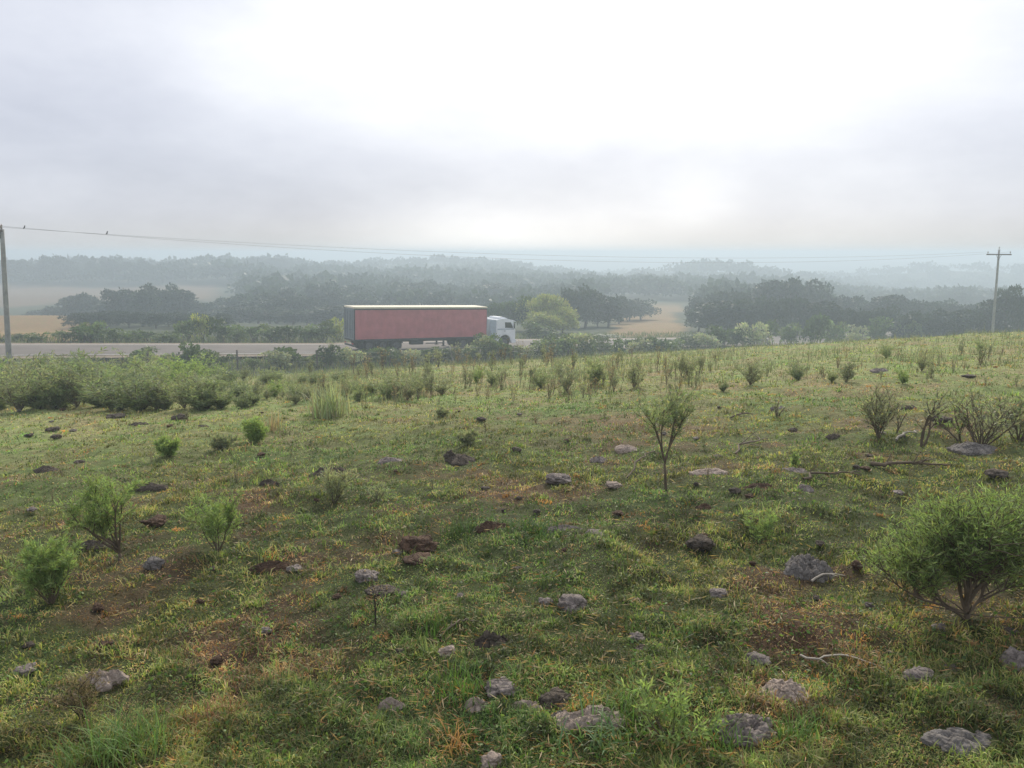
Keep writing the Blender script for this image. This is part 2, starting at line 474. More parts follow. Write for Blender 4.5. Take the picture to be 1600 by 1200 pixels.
def build_grass():
    g = np.random.default_rng(11)
    mb, md = MB(), MB()
    def emit(x, y, r, L, W, lean, dry, org=None):
        k = g.integers(0, 5, len(x))
        pal = np.where(dry[:, None], BROWNS[k], GREENS[k]) * g.uniform(.7, 1.3, (len(x), 1))
        if org is not None: pal = np.where((org & dry)[:, None], np.array([[.46, .235, .075]]) * g.uniform(.6, 1.25, (len(x), 1)), pal)
        lum = (.75 + .5 * fbm2(x / 3.1, y / 3.1, 3, 71))[:, None]
        yel = fbm2(x / 1.1, y / 1.1, 2, 81)[:, None]
        lum = lum * (.45 + 1.1 * fbm2(x / .22, y / .22, 3, 73))[:, None] * (.6 + .8 * sstep(.3, .7, fbm2(x / .09, y / .09, 1, 77)))[:, None]
        pal = pal * lum * np.where(dry[:, None], 1, (1 + (yel - .5) * np.array([[.9, .2, .2]])))
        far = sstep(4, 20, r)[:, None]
        pal = pal * (1 + .45 * far) * (1 - .0 * far) + far * np.array([[.03, .015, .01]])  # blades lifted with distance, backlit glow and haze mixed into their colour
        for sel, b in ((~dry, mb), (dry, md)):
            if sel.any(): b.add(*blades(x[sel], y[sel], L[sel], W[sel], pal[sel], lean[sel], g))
    # the short grazed sward
    x, y, r = [np.concatenate(q) for q in zip(sample_field(700000, 1.7, 60, g, 1.0), sample_field(220000, 6, 46, g, .35), sample_field(45000, .6, 1.75, g, .5))]
    m = soil_mask(x, y)
    keep = off_things(x, y) & (g.uniform(size=len(x)) > m * .45) & (gbase(x, y)[1] > -.05)
    x, y, r, m = x[keep], y[keep], r[keep], m[keep]
    dry = g.uniform(size=len(x)) < .12 + .62 * m
    cl = fbm2(x / .16, y / .16, 2, 95)
    L = g.gamma(4, .0051, len(x)) * (.35 + 1.1 * fbm2(x / .8, y / .8, 2, 91)) * (.35 + 1.3 * sstep(.35, .7, cl)) * (1 + .02 * r) * np.where(dry, .85, 1) + .009
    W = (.0024 + .00075 * r) * g.uniform(.7, 1.35, len(x))
    lean = np.clip(g.normal(1.2, .4, len(x)), .1, 1.9) + np.where(dry, .25, 0)
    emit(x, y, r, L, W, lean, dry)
    # tussocks, green ones and dead ones
    cx, cy, cr = sample_field(3100, 1.0, 34, g, .75)
    kd = g.uniform(size=len(cx)) < .42
    ok = off_things(cx, cy)
    cx, cy, kd = cx[ok], cy[ok], kd[ok]
    n = 46
    org = kd & (g.uniform(size=len(cx)) < .4)
    sp = g.uniform(.015, .06, len(cx))
    x = (cx[:, None] + g.normal(0, 1, (len(cx), n)) * sp[:, None]).ravel(); y = (cy[:, None] + g.normal(0, 1, (len(cx), n)) * sp[:, None]).ravel()
    r = np.hypot(x, y); dry = np.repeat(kd, n) ^ (g.uniform(size=len(x)) < .1)
    L = np.repeat(g.uniform(.018, .055, len(cx)), n) * g.uniform(.6, 1.25, len(x)); L = np.where(dry, L * .7, L)
    W = (.003 + .0007 * r) * g.uniform(.7, 1.3, len(x))
    lean = np.clip(g.normal(.95, .4, len(x)), .05, 1.7) + np.where(dry, .4, 0)
    keep = off_things(x, y)
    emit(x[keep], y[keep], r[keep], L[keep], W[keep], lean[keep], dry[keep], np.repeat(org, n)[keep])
    # small round leaves of herbs pressed into the sward, and straw litter lying flat
    x, y, r = sample_field(55000, 1.0, 30, g, 1.0)
    cl = fbm2(x / .35, y / .35, 2, 97); keep = off_things(x, y) & (cl > .5); x, y, r = x[keep], y[keep], r[keep]
    D = g.normal(0, 1, (len(x), 3)) * [1, 1, .35] + [0, 0, .25]
    c = GREENS[g.choice([0, 1, 1, 4, 2], len(x))] * g.uniform(.55, 1.1, (len(x), 1)) * np.array([[.8, 1.0, 1.0]])
    s_ = (.012 + .0016 * r) * g.uniform(.6, 1.5, len(x))
    mb.cards(np.stack([x, y, gz(x, y) + g.uniform(.004, .03, len(x))], 1), D, s_, s_ * .65, c, g)
    x, y, r = sample_field(38000, 1.0, 34, g, 1.0)
    keep = off_things(x, y) & (fbm2(x / .6, y / .6, 3, 99) > .47); x, y, r = x[keep], y[keep], r[keep]
    D = g.normal(0, 1, (len(x), 3)) * [1, 1, .22] + [0, 0, .1]
    c = np.array([[.42, .29, .14], [.36, .20, .085], [.46, .36, .21]])[g.integers(0, 3, len(x))] * g.uniform(.6, 1.2, (len(x), 1))
    md.cards(np.stack([x, y, gz(x, y) + g.uniform(.006, .03, len(x))], 1), D, g.uniform(.02, .06, len(x)) * (1 + .03 * r), .0028 + .0007 * r, c, g)
    tag(mb.build('grass', LEAF['grass']), 'short grazed green grass covering the whole pasture', 'grass', kind='stuff')
    tag(md.build('dry_grass', LEAF['grass']), 'brown dead grass thatch scattered through the green pasture', 'dry grass', kind='stuff')

# ------------------------------------------------------------------ plants
def bent(p, d, L, n, g, wob=.12, up=0.0):
    pts = [np.array(p, float)]; d = np.array(d, float); d /= np.linalg.norm(d)
    for k in range(n):
        d = d + g.normal(0, wob, 3) + np.array([0, 0, up]); d /= np.linalg.norm(d)
        pts.append(pts[-1] + d * L / n)
    return np.array(pts), d

def broom_shrub(seed, h=1.0, spread=.6, stems=7, side=5, twigs=4, leaves=16, leaf=(.045, .006), trunk=0.0, leafy=1.0, bare=.35, flat=False, sides=4, stem_r=.012, bias=(0, 0), low=.75):
    """feathery broom-like shrub: returns stem builder and leaf builder; h tall with its foot at the origin"""
    g = np.random.default_rng(seed)
    st, lf = MB(), MB()
    base = np.array([0, 0, -.03])
    if trunk:
        tp, td = bent(base, (g.normal(0, .15), g.normal(0, .15), 1), trunk, 4, g, .08)
        st.tube(tp, np.linspace(stem_r * 1.7, stem_r * 1.25, len(tp)), 7); base = tp[-1]
    hh = h - base[2]
    LP, LD, LL = [], [], []
    def leaves_on(pts, n, l):
        t = g.uniform(.1, 1, n) * (len(pts) - 1); i = np.minimum(t.astype(int), len(pts) - 2); f = (t - i)[:, None]
        P = pts[i] * (1 - f) + pts[i + 1] * f; D = pts[i + 1] - pts[i]; D /= np.linalg.norm(D, axis=1)[:, None]
        D = D + g.normal(0, .75, (n, 3)); LP.append(P); LD.append(D); LL.append(np.full(n, l) * g.uniform(.6, 1.25, n))
    for s in range(stems):
        a = s / stems * 2 * PI + g.uniform(-.4, .4); tilt = g.uniform(.25, 1.0) * spread
        d = np.array([math.cos(a) * tilt + bias[0], math.sin(a) * tilt + bias[1], 1.0])
        L = hh * g.uniform(low, 1.0) * (1.0 if not flat else math.sqrt(1 + tilt ** 2) * .85)
        p, dd = bent(base + np.array([0, 0, g.uniform(0, .1) * hh * (1 if trunk else .3)]), d, L * .8, 6, g, .13, .03)
        st.tube(p, np.linspace(stem_r, stem_r * .35, len(p)), sides)
        for k in range(side):
            t = bare + (1 - bare) * (k + g.uniform(0, 1)) / side
            i = min(int(t * 6), 5); q = p[i] * (1 - (t * 6 - i)) + p[i + 1] * (t * 6 - i)
            b = g.uniform(0, 2 * PI)
            d2 = (p[i + 1] - p[i]) / np.linalg.norm(p[i + 1] - p[i]) + 1.0 * np.array([math.cos(b), math.sin(b), .2])
            p2, _ = bent(q, d2, L * g.uniform(.22, .42), 4, g, .12, .10)
            st.tube(p2, np.linspace(stem_r * .42, stem_r * .15, len(p2)), 3)
            for w in range(twigs):
                i2 = g.integers(1, 4); b = g.uniform(0, 2 * PI)
                d3 = (p2[i2 + 1] - p2[i2]) / np.linalg.norm(p2[i2 + 1] - p2[i2]) + .95 * np.array([math.cos(b), math.sin(b), .3])
                p3, _ = bent(p2[i2], d3, L * g.uniform(.12, .24), 3, g, .14, .08)
                st.tube(p3, np.linspace(stem_r * .16, stem_r * .08, len(p3)), 3)
                if g.uniform() < leafy: leaves_on(p3, leaves, leaf[0])
            if g.uniform() < leafy: leaves_on(p2, leaves, leaf[0])
        if g.uniform() < leafy: leaves_on(p[3:], leaves, leaf[0])
    if LP:
        P, D, l = np.vstack(LP), np.vstack(LD), np.concatenate(LL)
        c = g.uniform(.65, 1.3, (len(P), 1)) * (1 + g.normal(0, .06, (len(P), 3)))
        lf.cards(P, D, l, leaf[1] * g.uniform(.7, 1.3, len(P)), c, g)
    return st, lf

def leaf_mass(seed, lobes, n, size, g=None):
    """leaf clumps spread through a set of ellipsoids: lobes = [(x, y, z, rx, ry, rz)]"""
    g = np.random.default_rng(seed); lf = MB()
    lobes = np.array(lobes, float)
    vol = lobes[:, 3] * lobes[:, 4] + lobes[:, 4] * lobes[:, 5]
    k = g.choice(len(lobes), n, p=vol / vol.sum())
    v = g.normal(size=(n, 3)); v /= np.linalg.norm(v, axis=1)[:, None]
    v[:, 2] = np.where(v[:, 2] < -.35, -v[:, 2], v[:, 2])
    rad = g.uniform(.35, 1.0, n) ** .4
    bump = .72 + .5 * fbm3(v * 3.2 + k[:, None] * 7.7, 3, seed)
    P = lobes[k, :3] + v * lobes[k, 3:] * (rad * bump)[:, None]
    D = v * .5 + g.normal(0, .75, (n, 3)); D[:, 2] -= .1
    cl = .75 + .5 * g.uniform(size=len(lobes))[k]
    c = (cl * g.uniform(.7, 1.3, n))[:, None] * (1 + g.normal(0, .07, (n, 3)))
    s = size * g.uniform(.6, 1.35, n)
    lf.cards(P, D, s, s * g.uniform(.45, .75, n), c, g)
    return lf

def tree_meshes(seed, kind='round', n=1900, size=.42):
    """a tree about 7 m tall, 7 m wide with its foot at the origin: (trunk mesh, crown mesh)"""
    g = np.random.default_rng(seed); st = MB()
    h = 7.0; lobes = []
    tp, _ = bent((0, 0, -.3), (g.normal(0, .1), g.normal(0, .1), 1), h * .45, 5, g, .07)
    st.tube(tp, np.linspace(.24, .15, len(tp)), 7)
    nl = {'round': 13, 'wide': 15, 'tall': 11, 'open': 6, 'low': 14}[kind]
    for k in range(nl):
        a = k / nl * 2 * PI * 1.618 * 2 + g.uniform(-.4, .4)
        rr = {'round': 2.0, 'wide': 2.9, 'tall': 1.2, 'open': 2.1, 'low': 2.9}[kind] * g.uniform(.35, 1.1)
        zz = {'round': g.uniform(1.3, 5.4), 'wide': g.uniform(1.2, 4.7), 'tall': g.uniform(1.2, 6.2), 'open': g.uniform(4.6, 6.1), 'low': g.uniform(.9, 4.6)}[kind]
        s = g.uniform(1.0, 1.65) * (1.0 if kind != 'open' else .8)
        sz = s * (g.uniform(.65, .95) if kind != 'open' else .55)
        e = np.array([rr * math.cos(a), rr * math.sin(a), zz])
        lobes.append((e[0], e[1], e[2], s, s, sz))
        j = g.integers(2, len(tp)); d = e - tp[j]
        bp = np.array([tp[j] + d * t + np.array([0, 0, .35 * math.sin(t * PI)]) for t in np.linspace(0, .95, 5)])
        st.tube(bp, np.linspace(.11, .03, 5), 5)
    zmax = max(l[2] + l[5] for l in lobes); rmax = max(math.hypot(l[0], l[1]) + l[3] for l in lobes)
    if kind != 'open': lobes.append((0, 0, 2.0, rmax * .78, rmax * .78, 1.9)); lobes.append((0, 0, 3.2, rmax * .6, rmax * .6, 1.9))
    sc = 7.0 / zmax
    lf = leaf_mass(seed + 500, lobes, n, size)
    for b in (st, lf):
        b.V = [v * np.array([1, 1, sc]) for v in b.V]
    return st, lf

def bush_meshes(seed, n=750, size=.17):
    """a rounded leafy bush about 1.6 m tall and 2 m wide"""
    g = np.random.default_rng(seed); st = MB(); lobes = []
    for k in range(8):
        a = g.uniform(0, 2 * PI); rr = g.uniform(.1, .75); zz = g.uniform(.35, 1.15) * (1 - .25 * rr)
        s = g.uniform(.3, .52); lobes.append((rr * math.cos(a), rr * math.sin(a), zz, s, s, s * g.uniform(.7, 1.1)))
        p, _ = bent((g.normal(0, .06), g.normal(0, .06), -.05), (rr * math.cos(a), rr * math.sin(a), zz), math.hypot(rr, zz), 4, g, .1)
        st.tube(p, np.linspace(.03, .008, 5), 4)
    return st, leaf_mass(seed + 900, lobes, n, size)

def weed_meshes(seed, h=.7, n=4, head=True, leafy=.5):
    """tall thin weed: dry stalks with side twigs and small seed heads"""
    g = np.random.default_rng(seed); st, hd = MB(), MB()
    for k in range(n):
        a = g.uniform(0, 2 * PI); t = g.uniform(.05, .4)
        p, _ = bent((g.normal(0, .03), g.normal(0, .03), -.03), (math.cos(a) * t, math.sin(a) * t, 1), h * g.uniform(.65, 1.0), 5, g, .08, .02)
        st.tube(p, np.linspace(.009, .004, 6), 3)
        for j in range(g.integers(3, 8)):
            i = g.integers(1, 5); b = g.uniform(0, 2 * PI)
            q, _ = bent(p[i] + (p[i + 1] - p[i]) * g.uniform(), (math.cos(b) * .7, math.sin(b) * .7, 1), h * g.uniform(.1, .28), 3, g, .15, .05)
            st.tube(q, np.linspace(.005, .003, 4), 3)
            m = int(g.integers(4, 10) * leafy * 2)
            if m and head:
                P = q[-1] + g.normal(0, .025, (m, 3)); hd.cards(P, g.normal(0, 1, (m, 3)) + [0, 0, .6], g.uniform(.03, .07, m), g.uniform(.012, .03, m), g.uniform(.6, 1.3, (m, 1)) * np.ones((1, 3)), g)
    return st, hd

def tuft_mesh(seed, n=120, L=.3, spread=.06, lean=.6, W=.008, colr=(.12, .2, .05)):
    g = np.random.default_rng(seed); mb = MB()
    az = g.uniform(0, 2 * PI, n); le = np.clip(np.abs(g.normal(lean, .3, n)), .05, 1.5); l = L * g.uniform(.5, 1.1, n)
    P = np.stack([g.normal(0, spread, n), g.normal(0, spread, n), np.full(n, -.02)], 1)
    D = np.stack([np.cos(az), np.sin(az), 0 * az], 1); S = np.stack([-np.sin(az), np.cos(az), 0 * az], 1); up = np.array([0, 0, 1.])
    pts = [P]
    for k in range(4):
        a = le * (k + .5) / 2.6
        pts.append(pts[-1] + D * (np.sin(a) * l / 4)[:, None] + up * (np.cos(a) * l / 4)[:, None])
    ws = [1, .95, .8, .5, .05]
    V = np.stack([q for k in range(5) for q in (pts[k] - S * W * ws[k] / 2, pts[k] + S * W * ws[k] / 2)], 1).reshape(-1, 3)
    b = np.arange(n)[:, None, None] * 10
    Q = (b + np.array([[0, 1, 3, 2]]) + (np.arange(4) * 2)[None, :, None]).reshape(-1, 4)
    c = np.array(colr)[None] * g.uniform(.65, 1.3, (n, 1)) * (1 + g.normal(0, .08, (n, 3)))
    mb.add(V, Q, None, np.repeat(c, 10, axis=0))
    return mb

ORD = 'first second third fourth fifth sixth seventh eighth ninth tenth eleventh twelfth thirteenth fourteenth fifteenth sixteenth seventeenth eighteenth nineteenth twentieth'.split()
def nth(i):
    if i < 20: return ORD[i]
    tens = ['twenty', 'thirty', 'forty', 'fifty', 'sixty', 'seventy', 'eighty', 'ninety']
    t, u = divmod(i + 1, 10)
    return (tens[t - 2] + '-' + ORD[u - 1]) if u else ['twentieth', 'thirtieth', 'fortieth', 'fiftieth', 'sixtieth', 'seventieth', 'eightieth', 'ninetieth'][t - 2]

def normalise(st, lf, h=1.0, w=1.0):
    """scale a plant so that it is h tall and w wide"""
    V = np.vstack(st.V + lf.V)
    k = np.array([.5 * w / np.percentile(np.hypot(V[:, 0], V[:, 1]), 96)] * 2 + [h / np.percentile(V[:, 2], 99.3)])
    for b in (st, lf): b.V = [v * k for v in b.V]

def variant(kind_name, pa, ma, pb, mb_, builders):
    """mesh pairs for a plant: first (stems) and second (leaves)"""
    out = []
    for st, lf in builders:
        normalise(st, lf)
        out.append((st.build(pa, ma, link=False, smooth=True), lf.build(pb, mb_, link=False) if lf.n else None))
    return out

def plant(name, meshes, loc, scale, rz, label, cat, group=None, parts=('stem', 'foliage'), leaf_mat=None):
    t = empty(name, loc, rz, label, cat, group)
    t.scale = scale if isinstance(scale, tuple) else (scale,) * 3
    put(parts[0], meshes[0], t)
    if meshes[1] is not None:
        o = put(parts[1], meshes[1], t)
        if leaf_mat is not None:
            o.material_slots[0].link = 'OBJECT'; o.material_slots[0].material = leaf_mat
    return t

# ================================================================== ROAD
def build_road():
    s = np.concatenate([np.arange(-120, 130, 1.0), np.arange(130, 400, 10)])
    def strip(name, d0, d1, dz, mat, kind='structure', lab=None):
        x0, y0 = road_xy(s, d0); x1, y1 = road_xy(s, d1); z = road_z(s) + dz
        V = np.stack([np.stack([x0, y0, z], 1), np.stack([x1, y1, z], 1)], 1).reshape(-1, 3)
        i = np.arange(len(s) - 1)[:, None] * 2
        Q = i + np.array([[0, 2, 3, 1]])
        o = mk(name, V, Q, None, mat); tag(o, kind=kind); return o
    strip('road', -3.9, 3.9, .0, M['asphalt'])
    strip('road_shoulder', -5.3, 5.3, -.03, M['gravel'])
    strip('edge_line', -3.65, -3.5, .006, M['line_paint']); strip('edge_line', 3.5, 3.65, .006, M['line_paint'])
build_road()

# ================================================================== TRUCK
def build_truck():
    zr = float(road_z(8.0))
    t = empty('truck', (TX, TY, float(road_z(0))), PHI, 'white cab-over truck hauling a long red curtain-sided trailer along the road', 'truck')
    t.rotation_euler = (0, math.atan(.0345), PHI)
    W = 2.5; L = 13.2
    # ---- trailer body
    zb, zt = 1.08, 3.78
    n = 240; bm = bmesh.new()                       # curtain: slight vertical pleats and sag between the poles
    g = np.random.default_rng(3)
    for yy, sg in ((0.0, -1), (W, 1)):
        rows = []
        xs = np.linspace(.06, L - .06, n)
        for zi, z in enumerate(np.linspace(zb + .02, zt - .06, 9)):
            f = math.sin(PI * (zi / 8)) ** .6
            rows.append([bm.verts.new((x, yy + sg * (.012 + f * (.018 * math.sin(x * 9.2) * (.5 + noise2(x * .9, z * .7, 5)) + .03 * math.sin(x * 2.42) ** 2)), z)) for x in xs])
        for a, b in zip(rows[:-1], rows[1:]):
            for i in range(n - 1):
                bm.faces.new((a[i], a[i + 1], b[i + 1], b[i]) if sg < 0 else (b[i], b[i + 1], a[i + 1], a[i]))
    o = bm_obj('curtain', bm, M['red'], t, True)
    tag(o, 'red side curtain of the trailer, its colour paled as if by haze')
    bevel_box('trailer_roof', -.02, L + .02, -.03, W + .03, zt - .02, zt + .13, M['cream'], t, .035, 2)
    bevel_box('roof_rail', 0.0, L, -.045, -.005, zt - .13, zt - .025, M['dark_metal'], t, .008, 1)
    bevel_box('roof_rail', 0.0, L, W + .005, W + .045, zt - .13, zt - .025, M['dark_metal'], t, .008, 1)
    bevel_box('front_wall', L - .05, L + .01, .03, W - .03, zb, zt - .03, M['rear_grey'], t, .01, 1)
    for y0, y1 in ((.03, W / 2 - .01), (W / 2 + .01, W - .03)):
        d = bevel_box('rear_door', -.03, .03, y0, y1, zb, zt - .03, M['rear_grey'], t, .01, 1)
        for k in (.3, .7):
            y = y0 + (y1 - y0) * k
            mb = MB(); mb.tube([(-.06, y, zb + .1), (-.06, y, zt - .15)], .018, 6); mb.box(-.075, -.045, y - .02, y + .14, 1.9, 1.95)
            mb.build('lock_bar', M['dark_metal'], d)
    for y in (-.01, W - .06):
        bevel_box('corner_post', -.04, .1, y, y + .07, zb, zt - .03, M['dark_metal'], t, .01, 1)
        bevel_box('corner_post', L - .1, L + .03, y, y + .07, zb, zt - .03, M['rear_grey'], t, .01, 1)
    bevel_box('trailer_bed', 0.0, L, -.02, W + .02, zb - .16, zb - .005, M['dark_metal'], t, .015, 1)
    for y in (.75, 1.65):
        bevel_box('chassis_beam', .3, L - .6, y, y + .12, .72, zb - .17, M['dark_metal'], t, .01, 1)
    for k in range(18):
        mb = MB(); x = .5 + k * .72
        mb.box(x, x + .05, -.03, -.021, zb - .12, zb - .06); mb.build('curtain_buckle', M['dark_metal'], t)
    bevel_box('rear_bumper', -.02, .12, .08, W - .08, .45, .6, M['dark_metal'], t, .01, 1)
    for y in (.2, W - .5):
        bevel_box('tail_lamp', -.06, -.021, y, y + .3, .64, .76, M['red_lens'], t, .008, 1)
    def wheel(x, y, r=.52, w=.3, face=-1):
        bm = bmesh.new(); seg = 28
        prof = [(r * .58, 0), (r * .93, 0), (r, .05), (r, w - .05), (r * .93, w), (r * .58, w)]
        rings = []
        for k in range(seg):
            a = k / seg * 2 * PI
            rings.append([bm.verts.new((math.cos(a) * q, yy, math.sin(a) * q)) for q, yy in prof])
        for k in range(seg):
            A, B = rings[k], rings[(k + 1) % seg]
            for i in range(6): bm.faces.new((A[i], A[(i + 1) % 6], B[(i + 1) % 6], B[i]))
        bmesh.ops.recalc_face_normals(bm, faces=bm.faces)
        wh = bm_obj('wheel', bm, M['rubber'], t, False)
        wh.location = (x, y, r + .01)
        bm = bmesh.new(); yy0 = .06 if face < 0 else w - .06
        prof = [(0, yy0 + face * .06), (r * .18, yy0 + face * .06), (r * .25, yy0), (r * .5, yy0 - face * .03), (r * .6, yy0 + face * .04)]
        rings = []
        for k in range(seg):
            a = k / seg * 2 * PI; rings.append([bm.verts.new((math.cos(a) * max(q, .001), y_, math.sin(a) * max(q, .001))) for q, y_ in prof])
        for k in range(seg):
            A, B = rings[k], rings[(k + 1) % seg]
            for i in range(4): bm.faces.new((A[i], A[i + 1], B[i + 1], B[i]))
        bm_obj('rim', bm, M['rim'], wh)
    for x in (1.35, 2.65, 3.95):
        for y, f in ((.02, -1), (.34, -1), (W - .64, 1), (W - .32, 1)): wheel(x, y, face=f)
        mb = MB(); mb.tube([(x, .1, .53), (x, W - .1, .53)], .07, 8); mb.build('axle', M['dark_metal'], t)
        for y in (0.0, W - .62):
            prof = [(x + .64 * math.cos(a), .53 + .6 * math.sin(a)) for a in np.linspace(.25, PI - .25, 10)]
            prof = prof + [(x + .61 * math.cos(a), .53 + .57 * math.sin(a)) for a in np.linspace(PI - .25, .25, 10)]
            prism('mudguard', prof, y, y + .62, M['dark_metal'], t)
    for y in (.1, W - .1):
        bevel_box('mud_flap', .62, .65, y - .05 if y < 1 else y - .55, y + .55 if y < 1 else y + .05, .25, .9, M['rubber'], t, .004, 1)
    for y in (.45, W - .6):
        mb = MB(); mb.box(8.8, 8.93, y, y + .13, .3, .94); mb.box(8.7, 9.03, y - .06, y + .2, .25, .299); mb.build('landing_leg', M['dark_metal'], t)
    mb = MB(); mb.box(5.4, 6.6, .1, .6, .5, .9); mb.box(5.38, 6.62, .09, .61, .86, .92); mb.build('tool_box', M['dark_metal'], t)
    for zz in (.55, .8):
        mb = MB(); mb.box(6.8, 8.6, .02, .05, zz, zz + .09); mb.build('side_guard', M['rim'], t)
    # ---- tractor chassis
    for y in (.8, 1.58):
        bevel_box('chassis_beam', 9.9, 16.0, y, y + .12, .62, .88, M['dark_metal'], t, .01, 1)
    for x in (10.7, 12.0):
        for y, f in ((.02, -1), (.34, -1), (W - .64, 1), (W - .32, 1)): wheel(x, y, face=f)
        mb = MB(); mb.tube([(x, .1, .53), (x, W - .1, .53)], .08, 8); mb.build('axle', M['dark_metal'], t)
    bm = bmesh.new()
    bmesh.ops.create_cone(bm, cap_ends=True, segments=24, radius1=.33, radius2=.33, depth=1.1, matrix=Matrix.Translation((13.3, .38, .62)) @ Matrix.Rotation(PI / 2, 4, 'Y'))
    bm_obj('fuel_tank', bm, M['rim'], t)
    # ---- cab
    wx, wr = 15.3, .66
    arc = [(wx + wr * math.cos(a), .53 + wr * math.sin(a)) for a in np.linspace(-.1, PI + .1, 14)]
    prof = [(14.28, .50), (14.28, 2.92), (14.75, 3.08), (15.3, 3.12), (16.05, 2.93), (16.22, 2.82), (16.36, 2.05), (16.45, 1.75), (16.47, .45)] + [p for p in arc]
    cab = prism('cab', prof, .04, W - .04, M['white_paint'], t, .035)
    tag(cab, 'white cab at the right end of the truck')
    bevel_box('cab_rear_fairing', 13.62, 14.26, .06, .11, .95, 2.95, M['fairing'], t, .02, 2)
    bevel_box('cab_rear_fairing', 13.62, 14.26, W - .11, W - .06, .95, 2.95, M['fairing'], t, .02, 2)
    prism('roof_deflector', [(14.6, 3.06), (14.75, 3.24), (15.25, 3.26), (15.75, 3.08), (15.3, 3.05)], .35, W - .35, M['white_paint'], cab, .02)
    prism('sun_visor', [(16.08, 2.86), (16.14, 2.93), (16.52, 2.76), (16.5, 2.68), (16.2, 2.78)], .1, W - .1, M['white_paint'], cab, .015)
    for y0, y1 in ((.018, .05), (W - .05, W - .018)):
        dr = prism('door', [(15.02, 1.28), (15.02, 2.78), (15.95, 2.72), (16.2, 2.06), (16.3, 1.7), (16.3, 1.28)], y0, y1, M['white_paint'], cab, .008)
        yy = (y0 - .012, y0 - .001) if y0 < 1 else (y1 + .001, y1 + .012)
        prism('side_window', [(15.25, 2.02), (15.22, 2.68), (15.92, 2.64), (16.13, 2.12), (16.13, 1.96)], *yy, M['glass'], dr)
        bevel_box('door_trim', 14.4, 16.28, yy[0], yy[1], 1.80, 1.92, M['fairing'], dr, .003, 1)
        bevel_box('door_handle', 15.1, 15.32, yy[0] - .02 if y0 < 1 else yy[0], yy[1] if y0 < 1 else yy[1] + .02, 1.62, 1.68, M['dark_metal'], dr, .005, 1)
        ya = -.16 if y0 < 1 else W + .05
        mb = MB(); mb.box(16.2, 16.28, ya, ya + .12, 1.95, 2.5); mb.tube([(16.22, ya + .06, 2.48), (16.2, .06 if y0 < 1 else W - .06, 2.6)], .012, 5); mb.build('wing_mirror', M['dark_metal'], cab)
        mb = MB(); yb = y0 - .03 if y0 < 1 else y1
        for zz in (.55, .85):
            mb = MB(); mb.box(14.34, 14.6, yb, yb + .03, zz, zz + .06); mb.build('cab_step', M['dark_metal'], cab)
    # windscreen on the sloping front, grille, lamps, bumper
    dx = (16.36 - 16.22) / (2.05 - 2.82)
    V = [(16.22 + dx * (2.72 - 2.82) + .012, .18, 2.72), (16.22 + dx * (2.72 - 2.82) + .012, W - .18, 2.72), (16.36 + .012, W - .15, 2.05), (16.36 + .012, .15, 2.05)]
    V += [(x - .01, y, z) for x, y, z in V]
    mb = MB(); mb.add(V, [(0, 3, 2, 1), (4, 5, 6, 7), (0, 1, 5, 4), (2, 3, 7, 6), (1, 2, 6, 5), (3, 0, 4, 7)]); mb.build('windscreen', M['glass'], cab)
    mb = MB()
    for k in range(6): mb.box(16.47, 16.5, .5, W - .5, 1.0 + k * .1, 1.06 + k * .1)
    mb.build('grille', M['dark_metal'], cab)
    bevel_box('bumper', 16.0, 16.56, .0, W, .38, .74, M['white_paint'], cab, .04, 2)
    for y in (.12, W - .5):
        bevel_box('headlight', 16.5, 16.575, y, y + .38, .52, .68, M['lamp'], cab, .01, 1)
    todo = [cab] + list(cab.children_recursive) + [o for o in t.children if o.name.startswith('cab_rear')]
    for o in todo:
        for v in o.data.vertices:
            if v.co.z > 1.2: v.co.z = 1.2 + (v.co.z - 1.2) * .82
    for y, f in ((.05, -1), (W - .35, 1)): wheel(wx, y, r=.53, face=f)
    mb = MB(); mb.tube([(wx, .1, .53), (wx, W - .1, .53)], .07, 8); mb.build('axle', M['dark_metal'], t)
build_truck()

